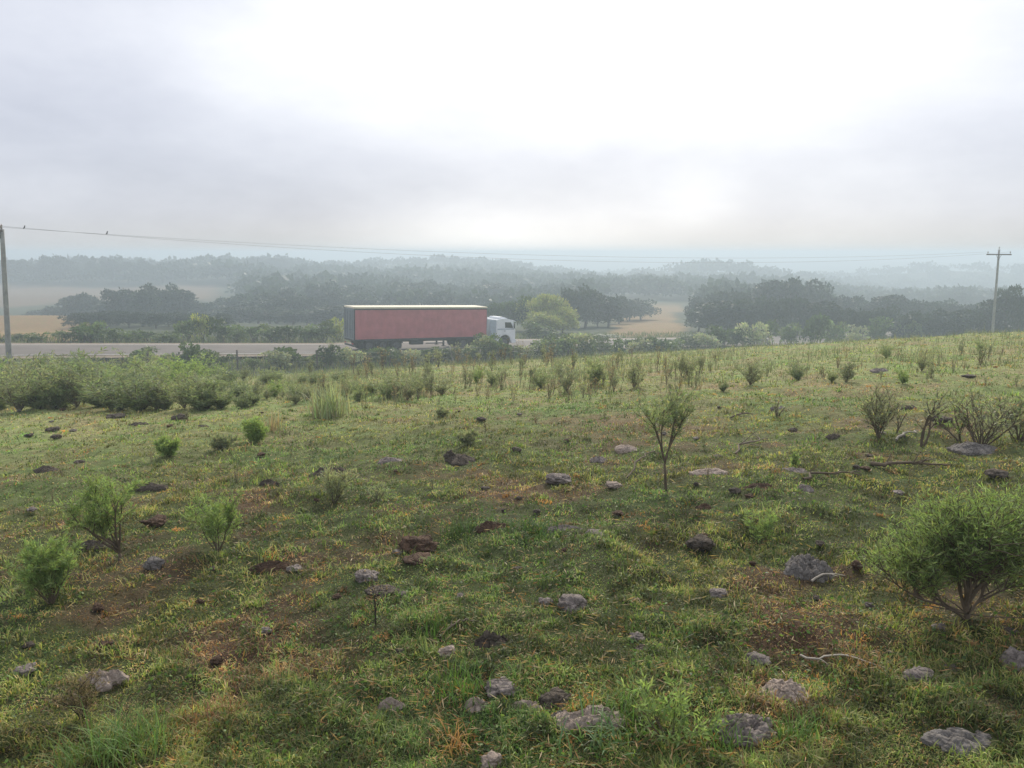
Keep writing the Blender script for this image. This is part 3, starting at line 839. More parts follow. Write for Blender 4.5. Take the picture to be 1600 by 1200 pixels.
# ================================================================== UTILITY POLES, WIRES, BIRDS
def utility_pole(X, Ybase, Ytop, depth, lean, arm_dir, label, arm_len, r0, r1, arm_drop):
    x, y = at_depth(X, depth, Ybase); z0 = float(gz(x, y)); zt = top_z(Ytop, depth)
    t = empty('utility_pole', (x, y, z0), 0, label, 'utility pole', 'utility poles carrying the line over the road')
    h = zt - z0; top = np.array([lean[0], lean[1], h])
    mb = MB(); k = np.linspace(0, 1, 9)[:, None]
    pts = np.array([0, 0, -.4]) * (1 - k) + top * k
    mb.tube(pts, np.linspace(r0, r1, 9), 14)
    mb.build('shaft', M['concrete'], t, True)
    ac = top * ((h - arm_drop) / h); d = np.array([math.cos(arm_dir), math.sin(arm_dir), 0])
    nrm = np.array([-d[1], d[0], 0])
    a0, a1 = ac - d * arm_len / 2, ac + d * arm_len / 2
    mb = MB(); off = nrm * (r1 + .06)
    V = []
    for e in (a0, a1):
        for s1 in (-1, 1):
            for s2 in (-1, 1): V.append(e - off + nrm * .05 * s1 + np.array([0, 0, .06 * s2]))
    mb.add(V, [(0, 1, 3, 2), (4, 6, 7, 5), (0, 4, 5, 1), (2, 3, 7, 6), (0, 2, 6, 4), (1, 5, 7, 3)])
    arm = mb.build('crossarm', M['old_wood'], t)
    mb = MB()
    for e in (a0 * .6 + a1 * .4, a0 * .4 + a1 * .6):
        mb.tube([e - off + np.array([0, 0, -.05]), ac - off * .5 + np.array([0, 0, -.55])], .018, 5)
    mb.build('brace', M['dark_metal'], t)
    tips = []
    for e in (a0 + d * .12, a1 - d * .12):
        mb = MB(); q = e - off + np.array([0, 0, .06])
        mb.tube([q, q + [0, 0, .1], q + [0, 0, .11], q + [0, 0, .15], q + [0, 0, .16], q + [0, 0, .22], q + [0, 0, .25]], [.02, .02, .05, .06, .04, .055, .03], 10)
        mb.build('insulator', M['ceramic'], arm)
        tips.append(np.array([x, y, z0]) + q + np.array([0, 0, .21]))
    mb = MB(); mb.tube([top - [0, 0, .02], top + [0, 0, .16], top + [0, 0, .17], top + [0, 0, .28]], [.03, .03, .055, .03], 8)
    mb.build('top_insulator', M['ceramic'], t)
    return tips
line_dir = math.atan2(34, 80)
tl = utility_pole(12, 558, 358, 46, (.5, 0), R(-48), 'thick grey concrete utility pole cut by the left edge of the picture', 1.9, .17, .115, .12)
tr = utility_pole(1553.5, 505, 390, 80, (-.3, 0), line_dir - PI / 2 + .75, 'slim leaning utility pole with a crossarm, standing behind the brow at right', 2.2, .16, .09, .5)
wires = []
for k, (a, b, sag) in enumerate(((tl[1], tr[1], 1.55), (tl[0], tr[0], 1.15))):
    u = np.linspace(0, 1, 60)[:, None]
    pts = a * (1 - u) + b * u - np.array([0, 0, 1.]) * sag * 4 * u * (1 - u)
    mb = MB(); mb.tube(pts, .008, 5)
    o = mb.build('power_line', M['wire'], None, True)
    tag(o, ['lower power line sagging from the left pole across the sky', 'upper power line sagging from the left pole across the sky'][k], 'power line', 'power lines between the two poles')
    wires.append(pts)
# where the wires leave the left pole on the other side (out of the picture)
def bird(w, X, label):
    k = np.argmin(np.abs(w[:, 0] / w[:, 1] - (X - 800) / F / .9915)); p = w[k]
    t = empty('bird', tuple(p + [0, 0, .012]), R(60), label, 'bird', 'small birds sitting on the wire')
    bm = bmesh.new()
    bmesh.ops.create_icosphere(bm, subdivisions=3, radius=1)
    for v in bm.verts:
        c = v.co
        z = c.z; w_ = 1.0 - .25 * max(z, 0) ** 2
        v.co = Vector((c.x * .042 * w_ + z * .022, c.y * .038 * w_, .072 + z * .072))
    r = bmesh.ops.create_icosphere(bm, subdivisions=2, radius=.032, matrix=Matrix.Translation((.034, 0, .16)))
    bmesh.ops.create_cone(bm, cap_ends=True, segments=8, radius1=.011, radius2=.001, depth=.035, matrix=Matrix.Translation((.077, 0, .16)) @ Matrix.Rotation(PI / 2, 4, 'Y'))
    bmesh.ops.create_cone(bm, cap_ends=True, segments=6, radius1=.02, radius2=.012, depth=.1, matrix=Matrix.Translation((-.055, 0, .02)) @ Matrix.Rotation(R(-145), 4, 'Y') )
    bm_obj('body', bm, M['bird'], t, True)
bird(wires[1], 57, 'small dark bird sitting on the wire nearest the left pole')
bird(wires[1], 183, 'small dark bird sitting on the wire, farther right of the pole')

# ================================================================== ROADSIDE FENCE
def build_fence():
    fx, fy = TX + RS * 7, TY - RC * 7
    ts = [11.9 + 5.8 * k for k in range(-8, 8)]
    def at(t): return fx + RC * t, fy + RS * t
    x, y = at(11.9); z = float(gz(x, y))
    f = empty('wire_fence', (x, y, z), 0, 'low wire fence on weathered wooden posts along the near side of the road', 'fence')
    tops = []
    for i, t in enumerate(ts):
        px_, py_ = at(t); pz = float(gz(px_, py_)); h = 1.25 + .1 * math.sin(i * 5.1)
        lean = np.array([.1 * math.sin(i * 2.3), .06 * math.cos(i * 3.7), h])
        b = np.array([px_ - x, py_ - y, pz - z])
        pale = abs(t - 6.1) < .5
        if pale: lean = np.array([-.42, .1, 1.45])
        mb = MB(); k = np.linspace(0, 1, 5)[:, None]
        pts = (b + [0, 0, -.3]) * (1 - k) + (b + lean) * k
        pts[1:4] += np.random.default_rng(i).normal(0, .012, (3, 3))
        mb.tube(pts, np.linspace(.075, .06, 5), 7)
        o = mb.build('post', M['pale_wood' if pale else 'old_wood'], f, True)
        if pale: tag(o, 'pale post leaning to the left')
        tops.append((b, lean))
    px_, py_ = at(8.4); pz = float(gz(px_, py_)); b = np.array([px_ - x, py_ - y, pz - z])
    mb = MB(); mb.tube([b + [0, 0, -.2], b + [.05, 0, .5], b + [.14, 0, 1.1]], [.05, .045, .04], 6); tag(mb.build('post', M['pale_wood'], f, True), 'short pale stake between two posts')
    for hf in (.35, .65, .92):
        P = []
        for b, l in tops: P.append(b + l * hf + [0, -.07, 0])
        mb = MB(); mb.tube(P, .006, 3); mb.build('wire_strand', M['wire'], f)
build_fence()

# ================================================================== DUNG PATS, CLODS AND STONES
PXM = lambda X, Y: np.linalg.norm(np.array([*pick(X, Y)])) * 1.0

def pat_mesh(seed, w, d, h, wrinkle=.5, ridges=0, steep=2.2, rings=22, seg=64, holes=0):
    """irregular flattened lump w x d x h with wrinkles; its underside goes into the turf"""
    g = np.random.default_rng(seed)
    th = np.arange(seg) / seg * 2 * PI; rr = np.linspace(0, 1, rings + 1)[1:]
    o = g.uniform(0, 99)
    edge = 1 + 1.1 * (fbm2(np.cos(th) * 1.5 + o, np.sin(th) * 1.5 + o, 5, seed) - .5)
    Rr, Th = np.meshgrid(rr, th, indexing='ij'); E = np.broadcast_to(edge, Rr.shape)
    x = Rr * np.cos(Th) * E; y = Rr * np.sin(Th) * E
    dome = (1 - Rr ** steep)
    q = 2.2; lump = fbm2(x * q + o, y * q - o, 4, seed + 1) - .5
    ridged = 1 - np.abs(2 * fbm2(x * 4 + o, y * 4 + o, 4, seed + 2) - 1)
    fine = fbm2(x * 13 + o, y * 13, 3, seed + 3) - .5
    z = dome * (.85 + 1.5 * lump) + wrinkle * (ridged - .75) * .8 * np.clip(dome * 3, 0, 1) + fine * .3
    if ridges:
        ph = x * ridges + 1.6 * lump * 3 + y * 2
        z += .5 * np.abs(np.sin(ph)) * np.clip(dome * 2, 0, 1)
    # overhanging rim
    x2 = x * (1 + .06 * (fine)); y2 = y * (1 + .06 * lump)
    z = z * h; z[-1] = h * .05 + .1 * h * lump[-1]
    V = np.stack([x2 * w / 2, y2 * d / 2, z], -1).reshape(-1, 3)
    skirt = V[-seg:].copy(); skirt[:, :2] *= .93; skirt[:, 2] = -.04
    V = np.vstack([V, skirt])
    i = np.arange(rings)[:, None] * seg; j = np.arange(seg)[None]; j2 = (j + 1) % seg
    Q = np.stack([i + j, i + seg + j, i + seg + j2, i + j2], -1).reshape(-1, 4)
    c = len(V); V = np.vstack([V, [[0, 0, V[:seg, 2].mean()]]])
    T = np.stack([np.full(seg, c), np.arange(seg), (np.arange(seg) + 1) % seg], -1)
    return V, Q, T

def clod_mesh(seed, w, d, h, rough=.5):
    bm = bmesh.new(); bmesh.ops.create_icosphere(bm, subdivisions=4, radius=1)
    V = np.array([v.co[:] for v in bm.verts]); F_ = np.array([[v.index for v in f.verts] for f in bm.faces]); bm.free()
    k = 1 + (.25 + rough) * (fbm3(V * 1.5 + seed, 3, seed) - .5) * 1.7 + (.25 + rough) * .5 * (1 - np.abs(2 * fbm3(V * 3.2 + seed, 3, seed + 5) - 1) - .7) + .22 * (fbm3(V * 11, 2, seed + 9) - .5)
    V = V * k[:, None]
    V = V * np.array([w / 2, d / 2, h * .62]); V[:, 2] += h * .36
    V[:, 2] = np.maximum(V[:, 2], -.04)
    return V, None, F_

def lump(name, cat, kind, X, Y, wpx, hpx, mat, label, seed, rz=None, group=None, **kw):
    """X, Y: where it meets the turf in front (photograph pixels); wpx, hpx: its size there"""
    x, y = pick(X, Y); r = math.hypot(x, y); dist = math.sqrt(r * r + (EYE - float(gz(x, y))) ** 2)
    m = dist / F * 1.02
    w = wpx * m; el = math.atan2(EYE - float(gz(x, y)), r)
    if kind == 'pat':
        h = max(.02, min(.38 * w, kw.pop('hh', .3) * .8 * hpx * m / math.cos(el)))
        d = max(.35 * w, min(1.1 * w, (hpx * m - h * math.cos(el)) / math.sin(el)))
        V = pat_mesh(seed, w, d, h, **kw)
    else:
        w *= .93; h = hpx * m / math.cos(el) * .54; d = w * .95
        V = clod_mesh(seed, w, d, h, **kw)
    y2 = y + d * .45; x2 = x * (y2 / y)
    o = mk(name, V[0], V[1], V[2], M[mat], None, None, True)
    o.location = (x2, y2, float(gbase(x2, y2)[0]) * .35 + float(gz(x2, y2)) * .65 + .012)
    o.rotation_euler = (0, 0, rz if rz is not None else 0)
    tag(o, label, cat, group)
    KEEP_OFF.append((x2, y2, min(w, max(d, .5 * w)) * (.42 if w > .2 else .37))); 
    if w > d * 1.3:
        for s in (-1, 1): KEEP_OFF.append((x2 + s * (w - d) * .42, y2, d * .4))
    return o

GD = 'dried cow dung scattered over the pasture'
DP, CL, ST = ('dung_pat', 'cow dung', 'pat'), ('earth_clod', 'earth clod', 'clod'), ('stone', 'stone', 'clod')
items = [
 (CL, 652, 866, 54, 36, 'dung_brown', 'large reddish brown earth clod, bowl-topped, left of the middle foreground', dict(rough=.75)),
 (CL, 657, 880, 44, 14, 'dung_brown', 'low brown clod right under the large reddish clod', dict(rough=.6)),
 (CL, 872, 762, 40, 22, 'dung_grey', 'round grey lump on the green turf left of the slender sapling', dict(rough=.3)),
 (CL, 893, 958, 46, 36, 'dung_grey', 'round grey cracked lump at the edge of the bare earth patch', dict(rough=.35)),
 (CL, 851, 948, 22, 16, 'dung_grey', 'small grey lump left of the round grey cracked lump', dict(rough=.5)),
 (CL, 1095, 866, 38, 26, 'dung_dark', 'blackish heaped clod below the slender sapling', dict(rough=.6)),
 (DP, 1264, 912, 66, 46, 'stone', 'dark grey folded dung pat with ridges, left of the big bush', dict(ridges=11, hh=.4, wrinkle=.5)),
 (DP, 1222, 1100, 82, 52, 'dung_pale', 'pale grey flat dung slab in the lower right, lit on its ridge', dict(hh=.35, wrinkle=.8)),
 (DP, 1165, 1165, 104, 50, 'dung_grey', 'crumbly dark grey dung patch under the pale slab at lower right', dict(hh=.35, wrinkle=1.1)),
 (DP, 925, 1142, 118, 50, 'dung_pale', 'widest pinkish dung pat, at the bottom of the picture', dict(hh=.35, wrinkle=.9)),
 (DP, 746, 1114, 42, 28, 'dung_pale', 'small upright pinkish dung piece, leftmost of the bottom row', dict(hh=.7)),
 (CL, 783, 1092, 40, 22, 'dung_grey', 'dark wrinkled dung lump second in the bottom row', dict(rough=.6)),
 (DP, 822, 1110, 52, 24, 'dung_pale', 'pale flat dung crust between the dark lumps of the bottom row', dict(hh=.45)),
 (CL, 868, 1108, 42, 22, 'dung_dark', 'dark crumbled dung lump touching the widest pinkish pat', dict(rough=.7)),
 (DP, 876, 1132, 40, 26, 'dung_grey', 'greyish dung fragment at the left rim of the widest pat', dict(hh=.5)),
 (DP, 612, 1116, 50, 24, 'dung_pale', 'pale dung flake with a lifted edge, left of the bottom row', dict(hh=.6, wrinkle=.8)),
 (CL, 768, 1206, 30, 28, 'dung_pale', 'pale stone-like lump cut by the bottom edge of the picture', dict(rough=.5)),
 (DP, 162, 1080, 50, 28, 'dung_pale', 'pinkish flat stone-like pat beside the dark weed at lower left', dict(hh=.6, wrinkle=.5)),
 (CL, 1437, 1072, 42, 26, 'dung_grey', 'small grey lump in the dark turf right of the pale slab', dict(rough=.5)),
 (DP, 1590, 1055, 60, 40, 'dung_grey', 'grey dung pat cut by the right edge of the picture', dict(hh=.45)),
 (DP, 1505, 1180, 90, 34, 'stone', 'flat bluish grey pat in the lower right corner', dict(hh=.2, ridges=6)),
 (DP, 722, 728, 50, 20, 'dung_dark', 'flat blackish pat beside the small rotten stump', dict(hh=.5)),
 (CL, 704, 722, 16, 26, 'dung_dark', 'small rotten stump standing at the flat blackish pat', dict(rough=.5)),
 (DP, 515, 746, 66, 24, 'dung_dark', 'dark low heap beside the bluish twiggy weed', dict(hh=.6, wrinkle=1)),
 (CL, 572, 908, 34, 18, 'dung_grey', 'grey crumbly lump behind the thin black dead stalk', dict(rough=.6)),
 (CL, 597, 934, 44, 18, 'dung_dark', 'dark lump right of the thin black dead stalk', dict(rough=.6)),
 (DP, 768, 1014, 62, 34, 'dung_dark', 'dark hollow dung crust in the middle of the foreground', dict(hh=.6, wrinkle=1.1)),
 (CL, 698, 1030, 26, 20, 'dung_pale', 'small pale brown chip left of the dark hollow crust', dict(rough=.7)),
 (DP, 1112, 742, 60, 16, 'dung_pale', 'flat mauve-grey pat just right of the slender sapling', dict(hh=.45)),
 (DP, 1188, 766, 48, 14, 'dung_brown', 'flat brown pat farther right of the slender sapling', dict(hh=.6)),
 (CL, 1148, 774, 18, 12, 'dung_dark', 'tiny dark clod between the mauve pat and the brown pat', dict(rough=.5)),
 (DP, 1100, 797, 28, 12, 'dung_brown', 'small brown pat low right of the sapling foot', dict(hh=.6)),
 (DP, 1243, 739, 34, 14, 'dung_grey', 'grey pat with a green sprout behind it, right half', dict(hh=.5)),
 (DP, 1257, 769, 24, 13, 'dung_grey', 'small grey pat in front of the fallen branch', dict(hh=.6)),
 (DP, 1520, 713, 72, 18, 'stone', 'broad grey mound of dung under the bare twiggy bush at right', dict(hh=.55)),
 (CL, 1470, 665, 26, 14, 'dung_dark', 'dark clod left of the bare twiggy bush', dict(rough=.5)),
 (CL, 1556, 752, 26, 14, 'dung_dark', 'dark clod right of the broad grey mound', dict(rough=.5)),
 (DP, 980, 709, 40, 13, 'dung_pale', 'flat pale mauve pat left behind the sapling', dict(hh=.45)),
 (DP, 936, 723, 26, 12, 'dung_grey', 'light grey pat in front of the pale mauve pat', dict(hh=.6)),
 (CL, 958, 765, 22, 14, 'dung_pale', 'pale brownish lump right of the round grey lump', dict(rough=.5)),
 (CL, 807, 706, 15, 11, 'dung_dark', 'small dark pebble-like clod above the round grey lump', dict(rough=.4)),
 (CL, 752, 660, 16, 8, 'dung_dark', 'tiny blackish clod in front of the weed belt, mid picture', dict(rough=.4)),
 (DP, 612, 723, 42, 13, 'dung_grey', 'grey pat half sunk in grass left of the rotten stump', dict(hh=.5)),
 (CL, 181, 654, 24, 10, 'dung_dark', 'dark clod at the foot of the thicket, left of the other one', dict(rough=.5)),
 (CL, 282, 658, 22, 14, 'dung_dark', 'rounder dark clod at the foot of the thicket', dict(rough=.3)),
 (DP, 72, 739, 30, 11, 'dung_dark', 'flat dark pat near the left edge', dict(hh=.6)),
 (CL, 82, 675, 18, 8, 'dung_dark', 'small dark clod near the left edge below the thicket', dict(rough=.5)),
 (CL, 88, 688, 14, 8, 'dung_dark', 'tiny dark clod under the small dark clod at left', dict(rough=.5)),
 (DP, 218, 665, 26, 6, 'dung_dark', 'thin dark pat between the two clods below the thicket', dict(hh=.6)),
 (DP, 316, 667, 16, 6, 'dung_dark', 'thin dark pat right of the rounder dark clod', dict(hh=.6)),
 (DP, 420, 761, 26, 10, 'dung_dark', 'block-like dark pat left of the bluish twiggy weed', dict(hh=.8)),
 (DP, 232, 768, 50, 9, 'dung_dark', 'long low dark brown ridge of dung right of the left shrub', dict(hh=.6, wrinkle=1)),
 (CL, 244, 825, 30, 18, 'dung_brown', 'dark brown clod beside the left shrub', dict(rough=.6)),
 (CL, 243, 893, 26, 26, 'stone', 'pointed blue-grey stone right of the left shrub', dict(rough=.4)),
 (DP, 150, 860, 40, 12, 'dung_dark', 'dark flat pat behind the foot of the left shrub', dict(hh=.6)),
 (DP, 425, 895, 60, 16, 'dung_brown', 'reddish brown crumbled mound in the left foreground', dict(hh=.6, wrinkle=1)),
 (CL, 1239, 675, 14, 9, 'dung_dark', 'small dark clod in open grass left of the bare stalks', dict(rough=.5)),
 (DP, 1302, 686, 20, 8, 'dung_dark', 'small dark pat left of the grey spindly bush', dict(hh=.7)),
 (CL, 1122, 936, 24, 16, 'dung_grey', 'grey lump left below the folded grey pat', dict(rough=.5)),
 (CL, 995, 1003, 26, 18, 'dung_grey', 'small grey lump alone in grass right of the hollow crust', dict(rough=.6)),
 (CL, 1183, 1042, 32, 22, 'dung_grey', 'grey lump right behind the pale flat slab', dict(rough=.6)),
 (CL, 1338, 893, 12, 16, 'dung_brown', 'small upright brown clod between the folded pat and the bush', dict(rough=.5)),
 (DP, 880, 830, 70, 14, 'dung_grey', 'long grey crumbled dung strip in mid foreground', dict(hh=.5, wrinkle=1)),
 (CL, 930, 838, 28, 12, 'dung_grey', 'grey crumb at the right end of the long dung strip', dict(rough=.6)),
 (DP, 770, 828, 54, 18, 'dung_brown', 'brown tussock-covered mound left of the long dung strip', dict(hh=.6)),
 (DP, 1215, 640, 22, 6, 'dung_grey', 'thin grey pat in the far right turf', dict(hh=.7)),
 (DP, 1375, 583, 26, 6, 'dung_grey', 'grey flat pat far out among the right-hand weeds', dict(hh=.8)),
 (CL, 1515, 592, 16, 5, 'dung_dark', 'dark clod far out on the right-hand slope', dict(rough=.5)),
 (DP, 1420, 640, 18, 6, 'dung_dark', 'thin dark pat behind the tall bare stalks', dict(hh=.7)),
]
for k, (ty, X, Y, w, h, mt, lab, kw) in enumerate(items):
    lump(ty[0], ty[1], ty[2], X, Y, w, h, mt, lab, 100 + k, group=GD if ty is DP else 'clods and lumps lying on the pasture' if ty is CL else None, **kw)
g0 = np.random.default_rng(5)
for k in range(70):
    X, Y = g0.uniform(20, 1580), 640 + 420 * g0.uniform() ** 1.6
    lump('earth_crumb', 'earth clod', 'clod', X, Y, g0.uniform(6, 15) * (.6 + (Y - 600) / 400), g0.uniform(4, 8) * (.6 + (Y - 600) / 400), ['dung_dark', 'dung_brown', 'dung_grey'][k % 3],
         'small dark crumb of earth lying loose in the grazed turf', 400 + k, rz=g0.uniform(0, 6), group='small earth crumbs in the turf', rough=.6)

# ================================================================== FALLEN BRANCHES
def branch(X0, Y0, X1, Y1, seed, label, thick=.014, mat='dry_twig', lift=.03, twigs=6):
    a, b = np.array([*pick(X0, Y0), 0]), np.array([*pick(X1, Y1), 0])
    a[2], b[2] = gz(a[0], a[1]), gz(b[0], b[1])
    g = np.random.default_rng(seed); mb = MB(); L = np.linalg.norm(b - a); ln = L
    k = np.linspace(0, 1, 10)[:, None]; p = a * (1 - k) + b * k; p[1:-1] += g.normal(0, .03 * L, (8, 3)) * [1, 1, .2]
    p[:, 2] = np.maximum(gz(p[:, 0], p[:, 1]) + .015, p[:, 2]) + lift * np.sin(k[:, 0] * PI)
    root = p[0].copy(); p = p - root
    mb.tube(p, np.linspace(thick, thick * .35, 10), 6)
    for j in range(twigs):
        i = g.integers(2, 9); d = (p[min(i + 1, 9)] - p[i - 1]); d /= np.linalg.norm(d)
        d = d + g.normal(0, .5, 3) + [0, 0, .35]
        q, _ = bent(p[i], d, L * g.uniform(.12, .35), 4, g, .15); mb.tube(q, np.linspace(thick * .45, thick * .15, 5), 4)
    o = mb.build('fallen_branch', M[mat], None, True); o.location = root
    tag(o, label, 'branch', 'dry branches lying on the pasture')
branch(1148, 712, 1200, 688, 1, 'dry twiggy branch lying right of the slender sapling', .012, twigs=9)
branch(1255, 752, 1345, 742, 2, 'thin dark branch lying above the small grey pat', .012, 'twig')
branch(1360, 727, 1480, 730, 3, 'long dead branch lying left of the broad grey mound', .018, 'twig', twigs=8)
branch(1400, 692, 1435, 676, 4, 'pale bare stick propped at the tall bare stalks', .013, 'pale_wood', twigs=2)
branch(1142, 655, 1170, 648, 5, 'small curved twig far out in open grass', .012, 'twig', twigs=4)
branch(980, 750, 1034, 712, 6, 'pair of dry twigs leaning on the slender sapling', .008, 'dry_twig', .1, 3)
branch(1268, 913, 1320, 905, 7, 'pale straw-coloured stick in front of the folded grey pat', .007, 'pale_wood', twigs=1)
branch(1250, 1030, 1380, 1048, 8, 'thin pale stalk lying in the dark turf at lower right', .005, 'pale_wood', .01, 2)
branch(690, 1000, 740, 975, 9, 'thin dry twig behind the dark hollow crust', .006, 'dry_twig', .02, 3)

# ================================================================== FOREGROUND AND MIDDLE-GROUND PLANTS (each its own mesh)
def place_shrub(X, Y, Htop, label, seed, leafm, stem='twig', group=None, cat='shrub', name='shrub', **kw):
    x, y = pick(X, Y); z = float(gz(x, y)); dist = math.hypot(x, y)
    h = top_z(Htop, y) - z
    st, lf = broom_shrub(seed, h=h, **kw)
    t = empty(name, (x, y, z), 0, label, cat, group)
    V = np.vstack(st.V + lf.V); k = h / np.percentile(V[:, 2], 99.5)
    for b in (st, lf): b.V = [v * np.array([min(k, 1.3), min(k, 1.3), k]) for v in b.V]
    st.build('stem', M[stem], t, True)
    if lf.n: lf.build('foliage', LEAF[leafm], t)
    return t
def big_bush():
    x, y = pick(1510, 968); z = float(gz(x, y)); h = top_z(768, y) - z
    t = empty('shrub', (x, y, z), 0, 'biggest green feathery bush, spreading over the right foreground', 'shrub')
    g = np.random.default_rng(77)
    st, lf = MB(), MB()
    tp, _ = bent((0, 0, -.05), (.02, 0, 1), .15, 4, g, .05); st.tube(tp, np.linspace(.0135, .0105, 5), 8)
    P_, D_ = [], []
    def leaves(p, n):
        tt = g.uniform(.05, 1, n) * (len(p) - 1); i = np.minimum(tt.astype(int), len(p) - 2); f = (tt - i)[:, None]
        d = p[i + 1] - p[i]; d /= np.linalg.norm(d, axis=1)[:, None]
        P_.append(p[i] * (1 - f) + p[i + 1] * f); D_.append(d + g.normal(0, .8, (n, 3)) + [0, 0, .1])
    mains = [(-.74, -.12, 1.05, .34), (-.42, .34, .9, .36), (-.1, -.3, 1.0, .30), (.3, .25, 1.0, .38), (.62, -.2, .82, .30), (.85, .2, .85, .28), (-.5, -.45, 1.0, .28)]
    for k, (dx, dy, dz, fr) in enumerate(mains):
        q = tp[[1, 2, 4, 3, 4, 2, 3][k]]
        pm, dd = bent(q, (dx, dy, dz), h * fr * 1.1, 6, g, .13, .06)
        st.tube(pm, np.linspace(.0075, .005, 7), 6)
        for m in range(7):
            i0 = [6, 6, 5, 4, 3, 2, 5][m]
            sd = np.array([dx * 1.05, dy, dz * .8]) / math.hypot(dx, dy, dz) + np.array([g.normal(0, .42), g.normal(0, .42), abs(g.normal(.25, .25))])
            p, _ = bent(pm[i0], sd, h * g.uniform(.3, .5), 6, g, .13, .06)
            st.tube(p, np.linspace(.0055, .0016, 7), 5)
            dead = g.uniform() < .12
            for j in range(9):
                u = .15 + .85 * (j + g.uniform()) / 9; i = min(int(u * 6), 5); b = g.uniform(0, 2 * PI)
                o = p[i] + (p[i + 1] - p[i]) * (u * 6 - i)
                p2, _ = bent(o, (p[i + 1] - p[i]) / np.linalg.norm(p[i + 1] - p[i]) + 1.0 * np.array([math.cos(b), math.sin(b), .15]), h * g.uniform(.12, .3), 4, g, .16, .1)
                st.tube(p2, np.linspace(.0028, .0013, 5), 4)
                if dead: continue
                leaves(p2, 10)
                for w in range(5):
                    i2 = g.integers(0, 4); b = g.uniform(0, 2 * PI)
                    p3, _ = bent(p2[i2 + 1], (p2[i2 + 1] - p2[i2]) / np.linalg.norm(p2[i2 + 1] - p2[i2]) + .8 * np.array([math.cos(b), math.sin(b), .4]), h * g.uniform(.08, .2), 3, g, .16, .1)
                    st.tube(p3, np.linspace(.0013, .0008, 4), 3); leaves(p3, int(g.integers(9, 18)))
    # dry twigs hanging below, by the foot
    for k in range(9):
        b = g.uniform(0, 2 * PI); p, _ = bent(tp[2], (math.cos(b), math.sin(b), g.uniform(.25, .9)), h * g.uniform(.3, .7), 5, g, .15)
        st.tube(p, np.linspace(.004, .0012, 6), 4)
    P, D = np.vstack(P_), np.vstack(D_)
    c = g.uniform(.6, 1.35, (len(P), 1)) * (1 + g.normal(0, .06, (len(P), 3)))
    lf.cards(P, D, g.uniform(.018, .05, len(P)), g.uniform(.0026, .0046, len(P)), c, g)
    V = np.vstack(st.V + lf.V); k = h / np.percentile(V[:, 2], 99.6)
    for b in (st, lf): b.V = [v * np.array([1.2, 1.15, k]) for v in b.V]
    st.build('stem', M['twig'], t, True); lf.build('foliage', LEAF['shrub_green'], t)
big_bush()
place_shrub(1041, 766, 606, 'slender sapling with forked bare trunk and pale leafy top, right of middle', 5, 'shrub_pale', stems=6, side=6, twigs=3, leaves=17, leaf=(.042, .0075), spread=.42, trunk=.24, bare=.42, stem_r=.0075)
place_shrub(186, 878, 742, 'loose green shrub leaning left in the left foreground', 6, 'shrub_green', stems=8, side=6, twigs=4, leaves=17, leaf=(.045, .0065), spread=.7, trunk=.08, bare=.35, stem_r=.009, bias=(-.45, 0))
place_shrub(82, 945, 842, 'low dense green shrub at the left edge of the foreground', 8, 'shrub_green', stems=10, side=6, twigs=4, leaves=18, leaf=(.042, .006), spread=.8, bare=.2, stem_r=.006)
place_shrub(340, 862, 772, 'sparse bright green bushy weed right of the left shrub', 9, 'shrub_green', stems=7, side=5, twigs=4, leaves=18, leaf=(.042, .006), spread=.75, bare=.25, stem_r=.005)
place_shrub(524, 786, 728, 'bluish twiggy green weed beside the dark low heap', 10, 'shrub_grey', stems=7, side=5, twigs=3, leaves=10, leaf=(.045, .007), spread=.75, bare=.2, stem_r=.005)
place_shrub(588, 785, 755, 'small grey twiggy weed right of the bluish weed', 11, 'shrub_grey', stem='dry_twig', stems=6, side=4, twigs=2, leaves=5, leaf=(.035, .006), spread=.8, bare=.2, stem_r=.004)
place_shrub(400, 694, 654, 'dense dark green rounded clump in the left middle ground', 12, 'shrub_green', stems=15, side=6, twigs=3, leaves=14, leaf=(.07, .012), spread=.55, bare=.1, stem_r=.006)
place_shrub(263, 713, 682, 'low green clump left of the dense dark clump', 13, 'shrub_green', stems=11, side=5, twigs=3, leaves=12, leaf=(.06, .011), spread=.8, bare=.1, stem_r=.005)
place_shrub(348, 702, 680, 'smallest green clump between the two larger clumps at left', 14, 'shrub_grey', stems=9, side=5, twigs=3, leaves=12, leaf=(.06, .011), spread=.9, bare=.1, stem_r=.005)
place_shrub(732, 694, 672, 'small dark green clump above the rotten stump', 15, 'shrub_grey', stems=9, side=5, twigs=3, leaves=10, leaf=(.05, .01), spread=.9, bare=.1, stem_r=.005)
place_shrub(690, 652, 636, 'brownish green low clump at the near edge of the weed belt', 16, 'shrub_grey', stem='dry_twig', stems=9, side=4, twigs=3, leaves=8, leaf=(.05, .012), spread=.9, bare=.1, stem_r=.005)
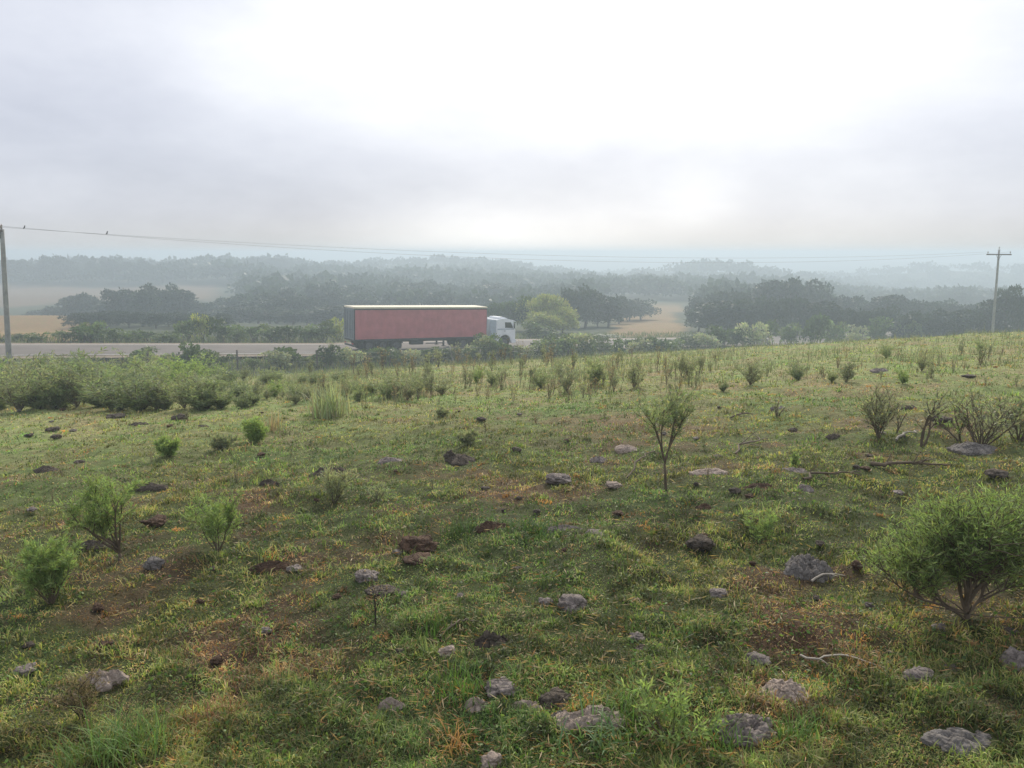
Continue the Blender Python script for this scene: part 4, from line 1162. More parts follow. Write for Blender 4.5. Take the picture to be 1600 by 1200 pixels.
# bare bushes at the right
place_shrub(1372, 688, 600, 'grey spindly bush of upright bare stalks, right middle ground', 17, 'shrub_grey', stem='twig', stems=13, side=7, twigs=4, leaves=4, leaf=(.04, .01), spread=.3, bare=.2, leafy=.7, stem_r=.0065)
place_shrub(1440, 698, 606, 'tall single bare stalk with a small leafy head, right middle ground', 18, 'shrub_grey', stem='twig', stems=3, side=5, twigs=3, leaves=4, leaf=(.045, .012), spread=.22, bare=.35, leafy=.6, stem_r=.011, bias=(.12, 0))
place_shrub(1400, 678, 628, 'thin bare stalk between the spindly bush and the leafy-headed stalk', 19, 'shrub_grey', stem='twig', stems=2, side=5, twigs=2, leaves=3, leaf=(.04, .012), spread=.1, bare=.3, leafy=.5, stem_r=.009)
place_shrub(1532, 704, 610, 'bare twiggy bush of crooked dark stems behind the broad grey mound', 20, 'shrub_grey', stem='twig', stems=11, side=6, twigs=4, leaves=3, leaf=(.045, .012), spread=.75, bare=.25, leafy=.55, stem_r=.0085)
place_shrub(1500, 690, 620, 'bent bare stem with a green foot left of the bare twiggy bush', 21, 'shrub_green', stem='twig', stems=3, side=5, twigs=3, leaves=5, leaf=(.045, .012), spread=.4, bare=.15, leafy=.6, stem_r=.011, bias=(-.4, 0))
place_shrub(1592, 690, 618, 'leafless brown bush cut by the right edge of the picture', 22, 'shrub_grey', stem='twig', stems=9, side=6, twigs=4, leaves=4, leaf=(.045, .012), spread=.7, bare=.25, leafy=.6, stem_r=.008)
place_shrub(1214, 652, 620, 'small bare shrub right of the sapling in open grass', 23, 'shrub_grey', stem='dry_twig', stems=4, side=4, twigs=2, leaves=3, leaf=(.04, .012), spread=.5, bare=.3, leafy=.5, stem_r=.007)
place_shrub(1243, 728, 706, 'leafy sprout standing behind the grey pat', 24, 'shrub_green', stems=3, side=5, twigs=2, leaves=6, leaf=(.03, .012), spread=.35, bare=.1, stem_r=.004)
# dark dead stalks of the near foreground
place_shrub(586, 982, 888, 'thin black dead stalk in the left-centre foreground', 25, 'dry_leaf', stem='black_twig', cat='weed', name='weed', stems=2, side=6, twigs=3, leaves=3, leaf=(.012, .005), spread=.12, bare=.15, leafy=.7, stem_r=.0035)
place_shrub(128, 1128, 1050, 'dark bristly weed beside the pinkish pat at lower left', 26, 'dry_leaf', stem='black_twig', cat='weed', name='weed', stems=6, side=7, twigs=4, leaves=6, leaf=(.018, .004), spread=.3, bare=.2, stem_r=.003)
place_shrub(205, 1145, 1095, 'thin dark dead weed behind the lush grass tuft at lower left', 27, 'dry_leaf', stem='black_twig', cat='weed', name='weed', stems=3, side=5, twigs=3, leaves=3, leaf=(.014, .004), spread=.5, bare=.2, stem_r=.0022)
place_shrub(1190, 850, 800, 'faint green weed below the flat brown pat', 28, 'shrub_green', cat='weed', name='weed', stems=6, side=5, twigs=3, leaves=8, leaf=(.032, .005), spread=.7, bare=.2, stem_r=.003)
place_shrub(1048, 1160, 1060, 'leafy green weed at the right end of the bottom dung row', 29, 'shrub_green', cat='weed', name='weed', stems=6, side=5, twigs=3, leaves=8, leaf=(.03, .006), spread=.5, bare=.15, stem_r=.003)

def tuft(X, Y, label, seed, L, n, spread, lean, W, colr, group='lush grass tufts'):
    x, y = pick(X, Y)
    o = tuft_mesh(seed, n, L, spread, lean, W, colr).build('grass_tuft', LEAF['grass'])
    o.location = (x, y, float(gz(x, y))); tag(o, label, 'grass tuft', group)
G1, G2, STR = (.13, .23, .055), (.09, .17, .04), (.34, .2, .075)
tuft(205, 1172, 'pale green drooping grass tuft in the lower left corner', 1, .2, 230, .075, .95, .0042, (.17, .26, .08))
tuft(140, 1190, 'second drooping grass tuft at the bottom left edge', 2, .17, 130, .06, .9, .004, (.14, .22, .06))
tuft(985, 1130, 'long green grass tuft right of the widest pinkish pat', 3, .15, 150, .06, .75, .004, G1)
tuft(940, 1165, 'broad-bladed grass tuft in front of the widest pinkish pat', 4, .13, 60, .05, 1.0, .007, (.14, .23, .10))
tuft(720, 1080, 'bright green grass tuft behind the small upright dung piece', 5, .14, 130, .06, .6, .004, G1)
tuft(745, 1140, 'green grass tuft in front of the small upright dung piece', 6, .1, 110, .07, .8, .004, G2)
tuft(1245, 1155, 'spreading green tuft right of the crumbly dung patch', 7, .15, 120, .05, .8, .0045, G1)
tuft(1120, 1165, 'green tuft left of the crumbly dung patch', 8, .14, 110, .06, .8, .0045, G1)
tuft(680, 990, 'upright green tuft in front of the thin dry twig', 9, .12, 100, .04, .5, .004, G2)
tuft(705, 1168, 'orange dry straw tuft lying left of the bottom chip', 10, .13, 70, .04, 1.3, .004, (.50, .29, .09), 'dry straw tufts')
tuft(330, 1128, 'brown dead grass tussock in the lower left', 11, .12, 150, .07, 1.2, .004, (.26, .15, .06), 'dry straw tufts')
tuft(80, 925, 'orange dead grass under the low dense shrub at left', 12, .11, 60, .05, 1.2, .004, STR, 'dry straw tufts')
tuft(95, 900, 'upright straw-coloured tuft at the low dense shrub', 13, .14, 40, .02, .3, .004, STR, 'dry straw tufts')
tuft(1350, 1050, 'ochre dead grass tuft left of the small grey lump', 14, .11, 100, .05, 1.1, .004, (.34, .22, .09), 'dry straw tufts')
tuft(1415, 925, 'ochre dead grass under the biggest bush', 15, .12, 80, .05, 1.0, .004, (.30, .19, .08), 'dry straw tufts')
tuft(515, 650, 'pale plume-like grass tussock at the right end of the thicket', 16, .62, 200, .16, .5, .018, (.36, .40, .24))
tuft(428, 672, 'straw-coloured upright dead tuft behind the dense dark clump', 17, .33, 45, .07, .35, .014, (.40, .31, .20), 'dry straw tufts')
tuft(720, 830, 'dark green tuft on the brown mound', 18, .14, 130, .07, .8, .006, (.07, .12, .035))
tuft(835, 832, 'long dark green grass fringe in mid foreground', 19, .15, 160, .10, .8, .006, (.07, .13, .035))

# ================================================================== THE THICKET AT THE LEFT
broom = {}
def broom_set(key, n, leafm, stem, **kw):
    broom[key] = variant(key, 'stem', M[stem], 'foliage', LEAF[leafm], [broom_shrub(1000 + 37 * k + len(key), **kw) for k in range(n)])
broom_set('pale', 5, 'shrub_pale', 'twig', h=1.0, stems=13, side=6, twigs=3, leaves=9, leaf=(.085, .015), spread=.8, bare=.0, stem_r=.007, low=.22)
broom_set('green', 3, 'shrub_green', 'twig', h=1.0, stems=13, side=6, twigs=3, leaves=9, leaf=(.085, .015), spread=.8, bare=.0, stem_r=.007, low=.22)
broom_set('grey', 4, 'shrub_grey', 'dry_twig', h=1.0, stems=13, side=6, twigs=3, leaves=7, leaf=(.07, .018), spread=.75, bare=.08, stem_r=.008, leafy=.8, low=.4)

g1 = np.random.default_rng(21)
def row(Ybase, Ytop, x0, x1, n, lab, group, keys, jitter=6, hv=.22):
    xs = np.linspace(x0, x1, n) + g1.uniform(-.35, .35, n) * (x1 - x0) / n
    for i, X in enumerate(xs):
        X = float(X); Yb = Ybase(X) + g1.uniform(-jitter, jitter); x, y = pick(X, Yb); z = float(gz(x, y))
        h = (top_z(Ytop(X), y) - z) * g1.uniform(1 - hv, 1 + hv * .6)
        key = keys[int(g1.integers(len(keys)))]
        plant('shrub', broom[key][int(g1.integers(len(broom[key])))], (x, y, z), (h * g1.uniform(1.0, 1.8), h * g1.uniform(1.0, 1.6), h), g1.uniform(0, 6.28),
              lab.format(nth(i), {'pale': 'pale green', 'green': 'fresh green', 'grey': 'grey-green'}[key]), 'shrub', group)
TH = 'feathery shrubs of the thicket at left'
row(lambda X: 638 - 12 * sstep(300, 480, X), lambda X: 564 + 46 * sstep(120, 520, X), -30, 485, 24, '{1} feathery shrub, {0} from the left in the front row of the thicket', TH, ['pale', 'pale', 'grey', 'pale', 'grey'])
row(lambda X: 616, lambda X: 562 + 38 * sstep(150, 480, X), -20, 470, 21, '{1} feathery shrub, {0} from the left in the middle row of the thicket', TH, ['pale', 'pale', 'green', 'grey', 'grey', 'pale'])
row(lambda X: 598, lambda X: 553 + 28 * sstep(200, 500, X), -10, 525, 20, '{1} feathery shrub, {0} from the left in the back row of the thicket', TH, ['pale', 'green', 'grey'])
row(lambda X: 625 - .05 * (X - 460), lambda X: 596 - .06 * (X - 460), 465, 690, 14, '{1} low shrub, {0} rightward from the plume-like tussock', 'low shrubs of the weed belt', ['pale', 'grey', 'grey'], 10)

# ================================================================== THE WEED BELT ACROSS THE PASTURE
weeds = {'dry': variant('dry', 'stalk', M['dry_twig'], 'foliage', LEAF['dry_leaf'], [weed_meshes(60 + k, .8, 4 + k % 3) for k in range(6)]),
         'green': variant('green', 'stalk', M['twig'], 'foliage', LEAF['shrub_grey'], [weed_meshes(80 + k, .8, 5 + k % 3, leafy=1.4) for k in range(6)]),
         'dark': variant('dark', 'stalk', M['twig'], 'foliage', LEAF['dry_leaf'], [weed_meshes(90 + k, .8, 5, leafy=.35) for k in range(3)])}
WL = {'dry': 'thin tan dried weed', 'green': 'thin green leafy weed', 'dark': 'thin dark bare weed'}
def zone(X):
    if X < 560: return 'left of the red trailer'
    if X < 770: return 'below the red trailer'
    if X < 900: return 'below the white cab'
    if X < 1120: return 'between the cab and the sapling'
    if X < 1330: return 'below the right-hand tree mound'
    return 'below the slim leaning pole'
def weed_at(X, Y, hpx, key):
    x, y = pick(X, Y); z = float(gz(x, y)); h = hpx * math.hypot(x, y) / F
    zt = zone(X) if Y < 650 else ''
    lab = f'{WL[key]} in the weed belt {zt}' if zt else f'{WL[key]} standing alone in the grazed turf'
    plant('weed', weeds[key][int(g1.integers(len(weeds[key])))], (x, y, z), (h * g1.uniform(.3, .65), h * g1.uniform(.3, .65), h), g1.uniform(0, 6.28), lab, 'weed',
          f'{WL[key]}s {zt or "in the grazed turf"}', ('stalk', 'foliage'))
for k in range(262):
    X = 480 + 640 * g1.beta(1.1, 1.0) if k < 215 else g1.uniform(1050, 1590)
    Y = 642 - g1.beta(1.3, 1.2) * (75 - .02 * (X - 500)) - .03 * (X - 500)
    weed_at(X, Y, (11 + 29 * g1.uniform() ** 1.8) * (1 if X < 1100 else .72), ['dry', 'green', 'green', 'dry', 'green', 'dark', 'dry'][k % 7])
for k in range(34):
    weed_at(g1.uniform(30, 1580), 655 + 130 * g1.uniform() ** 1.5, g1.uniform(10, 24), ['dry', 'green', 'dark'][k % 3])
for i, (X, Y, h, key, lab) in enumerate([
    (886, 612, 40, 'grey', 'dark tuft-footed shrub in the weed belt below the white cab'), (845, 606, 30, 'pale', 'pale shrub left of the tuft-footed shrub in the weed belt'),
    (930, 600, 42, 'pale', 'tall pale shrub right of the tuft-footed shrub in the weed belt'), (990, 606, 46, 'grey', 'grey shrub in the weed belt left of the sapling top'),
    (1075, 588, 36, 'grey', 'grey shrub right behind the sapling top'), (1172, 602, 44, 'grey', 'forked grey shrub right of the sapling in the weed belt'),
    (1246, 595, 30, 'pale', 'low pale bush with a dark foot, right half of the slope'), (1322, 598, 38, 'grey', 'upright tuft-like shrub, right half of the slope'),
    (1300, 597, 20, 'pale', 'low pale bush touching the upright tuft-like shrub'), (1410, 600, 22, 'green', 'small fresh green bush far right on the slope'),
    (1440, 580, 30, 'grey', 'grey twiggy shrub far right on the slope'), (1385, 560, 22, 'pale', 'small pale bush near the brow at right'),
    (1530, 550, 18, 'pale', 'small pale bush near the brow under the slim pole'), (770, 602, 30, 'pale', 'pale shrub in the weed belt below the trailer front'),
    (745, 598, 26, 'green', 'fresh green shrub in the weed belt below the trailer'), (610, 606, 28, 'grey', 'grey shrub in the weed belt below the trailer rear'),
    (655, 612, 26, 'pale', 'pale low shrub in the weed belt below the trailer middle'), (560, 628, 32, 'pale', 'pale shrub right of the plume-like tussock'),
    (1130, 612, 22, 'pale', 'low pale shrub between sapling and forked grey shrub')]):
    x, y = pick(X, Y); z = float(gz(x, y)); hm = h * math.hypot(x, y) / F
    plant('shrub', broom[key][i % len(broom[key])], (x, y, z), (hm * 1.1, hm * 1.1, hm), i * 1.3, lab, 'shrub', 'shrubs standing in the weed belt')

# ================================================================== ROADSIDE BUSHES
bushes = variant('bush', 'stem', M['bark'], 'foliage', LEAF['bush'], [bush_meshes(300 + k) for k in range(6)])
def bush_at(X, d_off, Ytop, wpx, label, group, leaf=None, i=0):
    """X pixel column; d_off metres from the road's centre line (negative: this side); Ytop: pixel row of its top"""
    u = ray(X, 540); u = u[0] / u[1]
    # point on the line d = d_off with x = u * y
    c = RX - d_off * RS, RY + d_off * RC
    s = (u * c[1] - c[0]) / (RC - u * RS)
    x, y = c[0] + s * RC, c[1] + s * RS; z = float(gz(x, y))
    h = max(.5, top_z(Ytop, y) - z); w = wpx * y / F * 1.15
    plant('bush', bushes[i % 6], (x, y, z - .05), (w, w, h + .05), i * 1.7, label, 'bush', group, leaf_mat=LEAF[leaf] if leaf else None)
g2 = np.random.default_rng(31)
near = [(225, 545), (255, 552), (290, 540), (318, 548), (345, 556), (385, 560), (430, 545), (452, 542), (478, 552), (512, 538), (540, 543), (556, 545), (572, 546), (590, 547), (606, 546), (622, 544), (645, 547), (668, 546), (690, 545), (712, 543), (738, 532),
        (748, 526), (758, 522), (768, 524), (782, 531), (800, 542), (825, 540), (848, 530), (860, 528), (872, 523), (884, 525), (898, 521), (918, 528), (942, 526), (965, 532), (985, 527), (1003, 530), (1022, 528), (1045, 529), (1064, 527), (1090, 528), (1105, 520), (1118, 507), (1132, 514), (1150, 512), (1165, 508), (1178, 507), (1205, 503), (1235, 508), (1270, 490), (1300, 500), (1335, 506), (1370, 496), (1410, 502), (1450, 504), (1490, 500), (1530, 502)]
for i, (X, Yt) in enumerate(near):
    bush_at(X, -10.5 + 3.0 * g2.uniform() if X < 1040 else (-8 + 3 * g2.uniform()), Yt + g2.uniform(-3, 3), g2.uniform(30, 48), f'green roadside bush, {nth(i)} from the left along the near side of the road', 'bushes along the near side of the road', [None, 'shrub_grey', 'tree_green', None, 'tree_green'][i % 5], i)
far_ = [(20, 528), (60, 520), (95, 515), (128, 512), (142, 509), (150, 503), (178, 512), (205, 516), (232, 518), (262, 520), (292, 500), (318, 491), (345, 496), (370, 508), (398, 506), (425, 512), (450, 508), (478, 509), (505, 500), (530, 497), (560, 505), (830, 500), (850, 508), (905, 520), (950, 522)]
for i, (X, Yt) in enumerate(far_):
    bush_at(X, 8.5 + 3.5 * g2.uniform(), Yt + g2.uniform(-2, 2), g2.uniform(30, 46), f'green bush, {nth(i)} from the left along the far side of the road', 'bushes along the far side of the road', ['tree_green', None, None, 'tree_bright' if X in (318, 530) else None][i % 4], i + 3)

# ================================================================== TREES
tk = {}
for key, kinds, n, size in (('dark', ['round', 'wide', 'tall', 'low', 'round', 'wide'], 3000, .46), ('low', ['low', 'low', 'wide'], 3000, .42), ('open', ['open', 'open'], 1100, .34)):
    tk[key] = variant(key, 'trunk', M['bark'], 'crown', LEAF['tree_dark'], [tree_meshes(200 + 13 * k + n, kd, n, size) for k, kd in enumerate(kinds)])
def tree_at(X, depth, Ytop, wpx, label, group, key='dark', leaf=None, i=0):
    x, y = at_depth(X, depth); z = float(gz(x, y)); h = max(2.0, top_z(Ytop, depth) - z); w = wpx * depth / F
    return plant('tree', tk[key][i % len(tk[key])], (x, y, z), (w, w, h), i * 2.1, label, 'tree', group, ('trunk', 'crown'), LEAF[leaf] if leaf else None)
def clump(lst, lab, group, key='dark', leaf=None, w=(46, 62), off=0):
    lst = sorted(lst)
    for i, (X, dp, Yt) in enumerate(lst):
        tree_at(X, dp, Yt, g2.uniform(*w), lab.format(nth(i)), group, key, leaf, i + off)
clump([(62, 172, 486), (88, 164, 478), (112, 160, 463), (135, 156, 459), (165, 145, 472), (192, 140, 453), (222, 136, 446), (248, 142, 447), (272, 146, 454), (296, 150, 466), (318, 160, 474)],
      '{} dark tree from the left in the rounded clump below the pale hillside field', 'rounded clump of trees below the pale field')
clump([(350, 165, 466), (372, 158, 461), (400, 150, 460), (428, 146, 466), (452, 160, 452), (476, 148, 464), (500, 172, 442), (522, 160, 455), (548, 180, 447), (350, 140, 482), (385, 135, 480), (418, 132, 482), (455, 130, 484), (490, 135, 480), (515, 132, 478)],
      'dark tree, {} from the left in the wood left of the trailer', 'wood left behind the trailer', off=2)
clump([(575, 190, 448), (605, 205, 440), (640, 198, 444), (672, 215, 438), (705, 205, 446), (735, 195, 450), (765, 210, 444), (800, 200, 450), (560, 165, 458), (620, 170, 456), (680, 165, 458), (740, 160, 462), (835, 190, 452), (870, 210, 446)],
      'hazy tree, {} from the left in the wood behind the trailer', 'wood right behind the trailer', off=4)
clump([(775, 112, 474), (800, 110, 468), (828, 108, 464)], 'mid-green roadside tree behind the cab, {} from the left', 'green trees behind the cab', 'low', 'tree_green', (46, 56))
clump([(836, 108, 464), (852, 105, 461), (868, 104, 463), (880, 101, 480), (846, 100, 488), (866, 99, 490)], 'yellow-green tree right of the cab, {} from the left', 'yellow-green trees right of the cab', 'low', 'tree_bright', (50, 66), 1)
clump([(898, 122, 449), (915, 126, 454), (935, 132, 460), (952, 128, 466), (968, 145, 463), (985, 155, 468), (1003, 160, 470)],
      'dark grove tree, {} from the left, left of the golden strip', 'grove left of the golden strip', w=(40, 54), off=1)
clump([(1100, 140, 462), (1128, 142, 456), (1150, 136, 456), (1175, 140, 450), (1205, 142, 440), (1232, 140, 437), (1258, 144, 439), (1280, 148, 446), (1305, 148, 462), (1095, 118, 478), (1118, 114, 472), (1148, 112, 470), (1180, 114, 466), (1215, 112, 468), (1250, 114, 466), (1285, 112, 472)],
      'dark tree, {} from the left in the mound of trees right of the golden strip', 'mound of trees right of the golden strip', w=(46, 62))
clump([(1335, 145, 464), (1362, 140, 468), (1392, 138, 462), (1420, 142, 468), (1450, 138, 472), (1478, 140, 470), (1505, 138, 476), (1530, 136, 474), (1320, 110, 482), (1352, 106, 486), (1388, 108, 480), (1425, 104, 488), (1460, 106, 484), (1500, 104, 486), (1535, 106, 484)],
      'hazy tree, {} from the left in the row between the mound and the slim pole', 'row of trees left of the slim pole', w=(46, 60), off=3)
clump([(1562, 105, 466), (1600, 102, 458), (1625, 104, 462)], 'tall tree beside the slim pole at right, {} from the left', 'trees at the right edge', w=(40, 50), off=2)
tree_at(1580, 104, 446, 34, 'open flat-topped tree with sky showing through, right of the slim pole', 'trees at the right edge', 'open', None, 0)
clump([(118, 102, 509), (138, 106, 503), (158, 103, 505), (176, 108, 500), (196, 104, 504), (216, 107, 499), (238, 103, 503), (258, 108, 498), (280, 104, 502), (302, 107, 497), (324, 104, 501), (345, 108, 497)],
      'low scrubby tree, {} from the left, between far roadside bushes and rounded clump', 'scrub between the road and the rounded clump', 'low', None, (36, 48))
# the trees of the left skyline
clump([(-10, 325, 408), (18, 322, 407), (45, 326, 407), (72, 322, 408), (92, 318, 400), (112, 324, 409), (175, 322, 401), (200, 326, 410), (228, 322, 407), (255, 328, 411), (290, 335, 413)],
      'tree on the left skyline, {} from the left', 'trees on the left skyline', w=(30, 42), off=1)
tree_at(144, 322, 403, 20, 'lone round tree standing free on the left skyline', 'trees on the left skyline', 'dark', None, 0)
tree_at(132, 350, 399, 20, 'pale spreading open tree behind the lone round tree on the skyline', 'trees on the left skyline', 'open', None, 1)
clump([(315, 400, 409), (338, 390, 408), (372, 400, 405), (388, 395, 403), (404, 400, 400), (425, 395, 404), (445, 400, 405), (470, 420, 409)],
      'tree on the skyline ridge left of centre, {} from the left', 'trees on the ridge left of centre', w=(24, 34), off=3)
clump([(955, 330, 433), (985, 320, 431), (1015, 330, 428), (1040, 320, 435), (925, 345, 436), (1065, 335, 436), (1090, 325, 434)], 'fog-faded tree beyond the golden strip, {} from the left', 'fog-faded trees beyond the golden strip', w=(30, 44), off=2)
clump([(1345, 260, 462), (1375, 265, 459), (1410, 260, 464), (1470, 250, 460), (1500, 250, 457), (1525, 255, 461)], 'fog-faded tree on the far rise at right, {} from the left', 'fog-faded trees on the far rise at right', 'low', None, (36, 50), 1)

# the far wood that reads as one mass
def far_forest():
    g = np.random.default_rng(9); st = MB(); n = 0
    crown = []
    for k in range(6500):
        y = 165 * (800 / 165) ** (g.uniform() ** .85); u = g.uniform(-.85, .85); x = u * y
        ox, oy = x, y
        jig = (float(fbm2(np.array([x / 40]), np.array([y / 40]), 2, 12)[0]) - .5)
        if y < 312 and u < -.345 + jig * .12: continue                    # the pale hillside field
        if .10 < u < .26 and y < 245: continue                # the golden strip
        if u > .4 and y < 265: continue
        if y < 200 and u < -.45: continue
        z = float(gbase(np.array([x]), np.array([y]))[0][0]); crown.append((x, y, z, g.uniform(4.5, 8.6) * (.85 + .8 * jig)))
    for x, y, z, h in crown:
        r = h * g.uniform(.5, .75); m = int(90 if y < 420 else 60)
        v = g.normal(size=(m, 3)); v /= np.linalg.norm(v, axis=1)[:, None]; v[:, 2] = np.abs(v[:, 2]) * 1.0 - .25
        v = v * (.75 + .3 * g.uniform(size=(m, 1)))
        lob = 1 + .25 * np.sin(v[:, 0] * 5 + x) * np.sin(v[:, 1] * 5 + y)
        P = np.array([x, y, z + h * .52]) + v * np.array([r, r, h * .48]) * lob[:, None]
        s = r * g.uniform(.28, .55, m)
        c = g.uniform(.75, 1.25) * g.uniform(.75, 1.25, (m, 1)) * np.ones((1, 3))
        st.cards(P, v * .4 + g.normal(0, .8, (m, 3)), s, s * .75, c, g)
    o = st.build('far_forest', LEAF['tree_dark']); tag(o, 'far hazy woodland covering the valley and the low hills', 'woodland', kind='stuff')
far_forest()

# rank grass and herbs of the valley floor and road verges
def verge():
    g = np.random.default_rng(19); mb = MB()
    s = g.uniform(-60, 90, 26000); side = g.uniform(size=26000) < .6
    d = np.where(side, -g.uniform(5.2, 17, 26000), g.uniform(5.2, 16, 26000))
    x, y = road_xy(s, d); r = np.hypot(x, y); ok = (r < 130) & (np.abs(x) < y)
    x, y, r = x[ok], y[ok], r[ok]
    L = g.uniform(.2, .6, len(x)); W = np.full(len(x), .07)
    k = g.integers(0, 3, len(x)); pal = np.array([[.12, .16, .06], [.20, .19, .085], [.09, .13, .05]])[k] * g.uniform(.7, 1.3, (len(x), 1))
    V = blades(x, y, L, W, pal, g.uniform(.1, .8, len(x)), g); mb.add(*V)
    mb.V and tag(mb.build('verge_grass', LEAF['grass']), 'rank uncut grass and herbs along both verges of the road', 'verge grass', kind='stuff')
verge()
def belt():
    g = np.random.default_rng(23); n = 60000; mb = MB()
    r = g.uniform(11, 48, n); u = g.uniform(-.75, .75, n); y = r; x = u * y
    ratio = (EYE - gz(x, y)) / y; Y = 395 + 1200 * ratio; X = 800 + 1190 * u
    top = np.interp(X, [0, 480, 800, 1100, 1600], [640, 640, 634, 615, 575])
    dens = sstep(0, 22, top + 26 * (fbm2(x / 3, y / 3, 3, 88) - .5) * 2 - Y) * np.interp(X, [0, 500, 1100, 1300, 1600], [1, .9, .7, .35, .25])
    dens = .6 * dens * sstep(.42, .64, fbm2(x / 1.1, y / 1.1, 3, 89))
    ok = (g.uniform(size=n) < dens) & (gbase(x, y)[1] > .05)
    x, y = x[ok], y[ok]; m = len(x)
    cx = np.repeat(x, 3) + g.normal(0, .07, m * 3); cy = np.repeat(y, 3) + g.normal(0, .07, m * 3); m = len(cx)
    L = g.gamma(4, .034, m) + .04; W = np.full(m, .014)
    k = g.integers(0, 4, m); pal = np.array([[.19, .23, .14], [.27, .245, .17], [.23, .26, .17], [.15, .18, .10]])[k] * g.uniform(.7, 1.3, (m, 1))
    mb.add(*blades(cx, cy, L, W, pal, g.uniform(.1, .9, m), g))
    tag(mb.build('tall_grass', LEAF['grass']), 'pale tall grass and herbs filling the weed belt across the pasture', 'tall grass', kind='stuff')
belt()

build_ground()
build_grass()

# ================================================================== HAZE, SKY, SUN, CAMERA
HAZE = .0026
def build_haze():
    m = bpy.data.materials.new('haze'); t = NT(m)
    v = t.n('ShaderNodeVolumePrincipled', ins={'Color': (.62, .735, .835, 1), 'Density': HAZE, 'Anisotropy': .35})
    t.n('ShaderNodeOutputMaterial', ins={'Volume': v.outputs[0]})
    zs = [o.matrix_world.translation.z for o in scn.objects]
    x1 = 1560
    mb = MB(); mb.box(-x1, x1, -x1, x1, -32, 4.4)
    o = mb.build('haze', m); tag(o, kind='stuff')
    return o
build_haze()

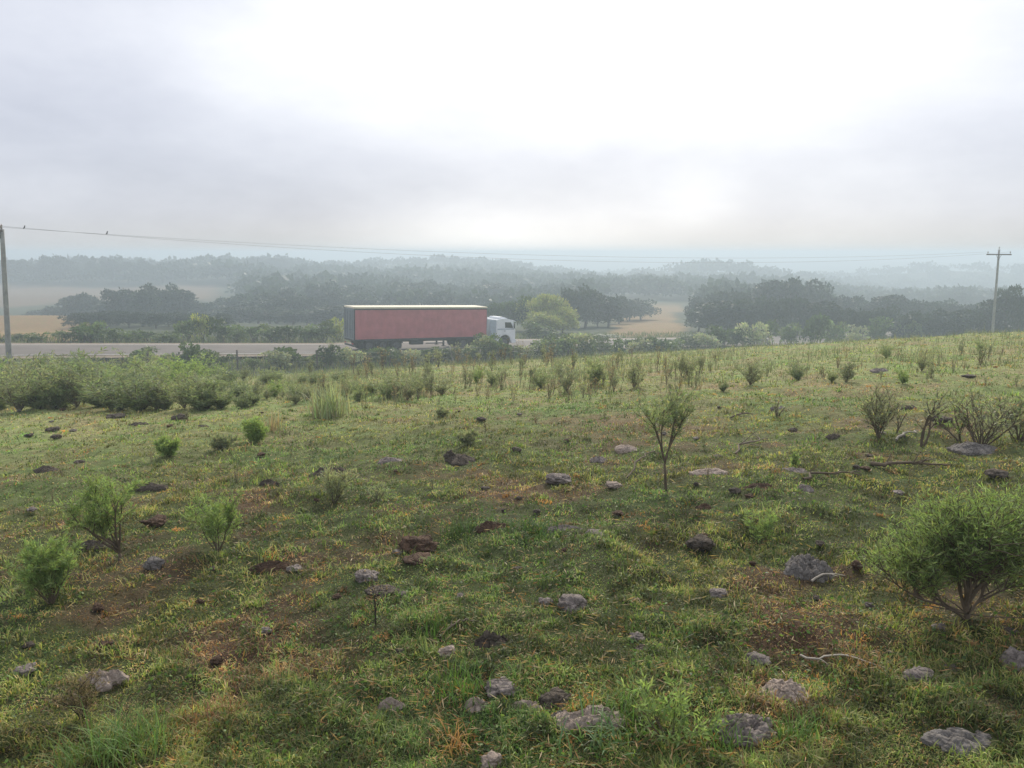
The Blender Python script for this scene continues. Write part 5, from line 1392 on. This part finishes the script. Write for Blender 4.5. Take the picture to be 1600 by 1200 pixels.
def build_world():
    w = bpy.data.worlds.new('World'); scn.world = w; t = NT(w)
    sky = t.n('ShaderNodeTexSky', sky_type='NISHITA'); sky.sun_disc = False
    sky.sun_elevation = SUN_EL; sky.sun_rotation = SUN_AZ
    d = t.n('ShaderNodeTexCoord').outputs['Generated']
    d = t.n('ShaderNodeVectorMath', operation='NORMALIZE', ins={0: d}).outputs[0]
    z = t.n('ShaderNodeSeparateXYZ', ins={0: d}).outputs[2]
    sd = (math.sin(SUN_AZ) * math.cos(SUN_EL), math.cos(SUN_AZ) * math.cos(SUN_EL), math.sin(SUN_EL))
    dot = t.n('ShaderNodeVectorMath', operation='DOT_PRODUCT', ins={0: d, 1: sd}).outputs['Value']
    glow = t.math('POWER', t.math('MAXIMUM', dot, 0), 11.0)
    st = t.n('ShaderNodeVectorMath', operation='MULTIPLY', ins={0: d, 1: (1, 1, 2.6)}).outputs[0]
    n1 = t.noise(st, 1.9, 6, .55); n2 = t.noise(st, 5.5, 8, .62)
    cl = t.math('ADD', t.math('MULTIPLY', n1, .62), t.math('MULTIPLY', n2, .38))
    base = t.ramp(z, [(0.0, .67), (.05, .68), (.11, .665), (.25, .76), (.6, .68)])
    def lobe(X, Y, pw, sx=1.0):
        v = ray(X, Y); v = v / np.linalg.norm(v)
        q = t.n('ShaderNodeVectorMath', operation='SUBTRACT', ins={0: d, 1: tuple(v)}).outputs[0]
        q = t.n('ShaderNodeVectorMath', operation='MULTIPLY', ins={0: q, 1: (sx, 1, 1)}).outputs[0]
        l = t.n('ShaderNodeVectorMath', operation='LENGTH', ins={0: q}).outputs['Value']
        return t.math('POWER', 2.718, t.math('MULTIPLY', t.math('MULTIPLY', l, l), -pw))
    lum = t.math('ADD', base, t.math('MULTIPLY', glow, .54))
    lum = t.math('ADD', lum, t.math('MULTIPLY', t.math('SUBTRACT', cl, .5), .55))
    lum = t.math('ADD', lum, t.math('MULTIPLY', lobe(760, 378, 420, .3), .24))
    lum = t.math('ADD', lum, t.math('MULTIPLY', lobe(1100, 310, 500, .8), .10))
    lum = t.math('ADD', lum, t.math('MULTIPLY', lobe(1600, 400, 9, .6), -.13))
    lum = t.math('ADD', lum, t.math('MULTIPLY', lobe(500, 318, 110, .24), -.12))
    lum = t.math('ADD', lum, t.math('MULTIPLY', lobe(-100, 60, 5, .8), -.10))
    lum = t.math('MAXIMUM', lum, .3)
    tint = t.mix(t.math('MULTIPLY', t.math('SUBTRACT', lum, .45), 2.0, clamp=True), (.865, .905, 1.075), (.985, .99, 1.0))
    fog = t.n('ShaderNodeMapRange', interpolation_type='SMOOTHSTEP', ins={'Value': z, 1: 0.0, 2: .055, 3: .75, 4: 0.0}).outputs[0]
    tint = t.mix(fog, tint, (.835, .86, .895))
    c = t.n('ShaderNodeVectorMath', operation='SCALE', ins={0: tint, 'Scale': t.math('MULTIPLY', lum, 10)}).outputs[0]
    c = t.mix(.9, sky.outputs[0], c)
    b = t.n('ShaderNodeBackground', ins={'Color': c, 'Strength': .1})
    t.n('ShaderNodeOutputWorld', ins={'Surface': b.outputs[0]})
build_world()

sl = bpy.data.lights.new('sun', 'SUN'); sl.energy = 2.7; sl.angle = R(5.5); sl.color = (1, .91, .77)
so = bpy.data.objects.new('sun', sl); COL.objects.link(so)
so.rotation_euler = (PI / 2 - SUN_EL, 0, PI - SUN_AZ)     # shines from ahead of the camera towards it
so.rotation_euler = Vector((-math.sin(SUN_AZ) * math.cos(SUN_EL), -math.cos(SUN_AZ) * math.cos(SUN_EL), -math.sin(SUN_EL))).to_track_quat('-Z', 'Y').to_euler()

cd = bpy.data.cameras.new('camera'); cam = bpy.data.objects.new('camera', cd); COL.objects.link(cam)
cd.sensor_width = 36; cd.lens = 27.0; cd.clip_start = .05; cd.clip_end = 6000
cam.location = (0, 0, EYE); cam.rotation_euler = (PI / 2 - PITCH, 0, 0)
scn.camera = cam

scn.render.engine = 'CYCLES'
cy = scn.cycles
cy.use_denoising = True
try: cy.denoiser = 'OPENIMAGEDENOISE'
except Exception: pass
cy.max_bounces = 6; cy.diffuse_bounces = 3; cy.glossy_bounces = 2; cy.transmission_bounces = 4; cy.transparent_max_bounces = 8; cy.volume_bounces = 1
vs = scn.view_settings
vs.view_transform = 'Standard'; vs.look = 'None'; vs.exposure = .36; vs.gamma = 1; vs.use_curve_mapping = False
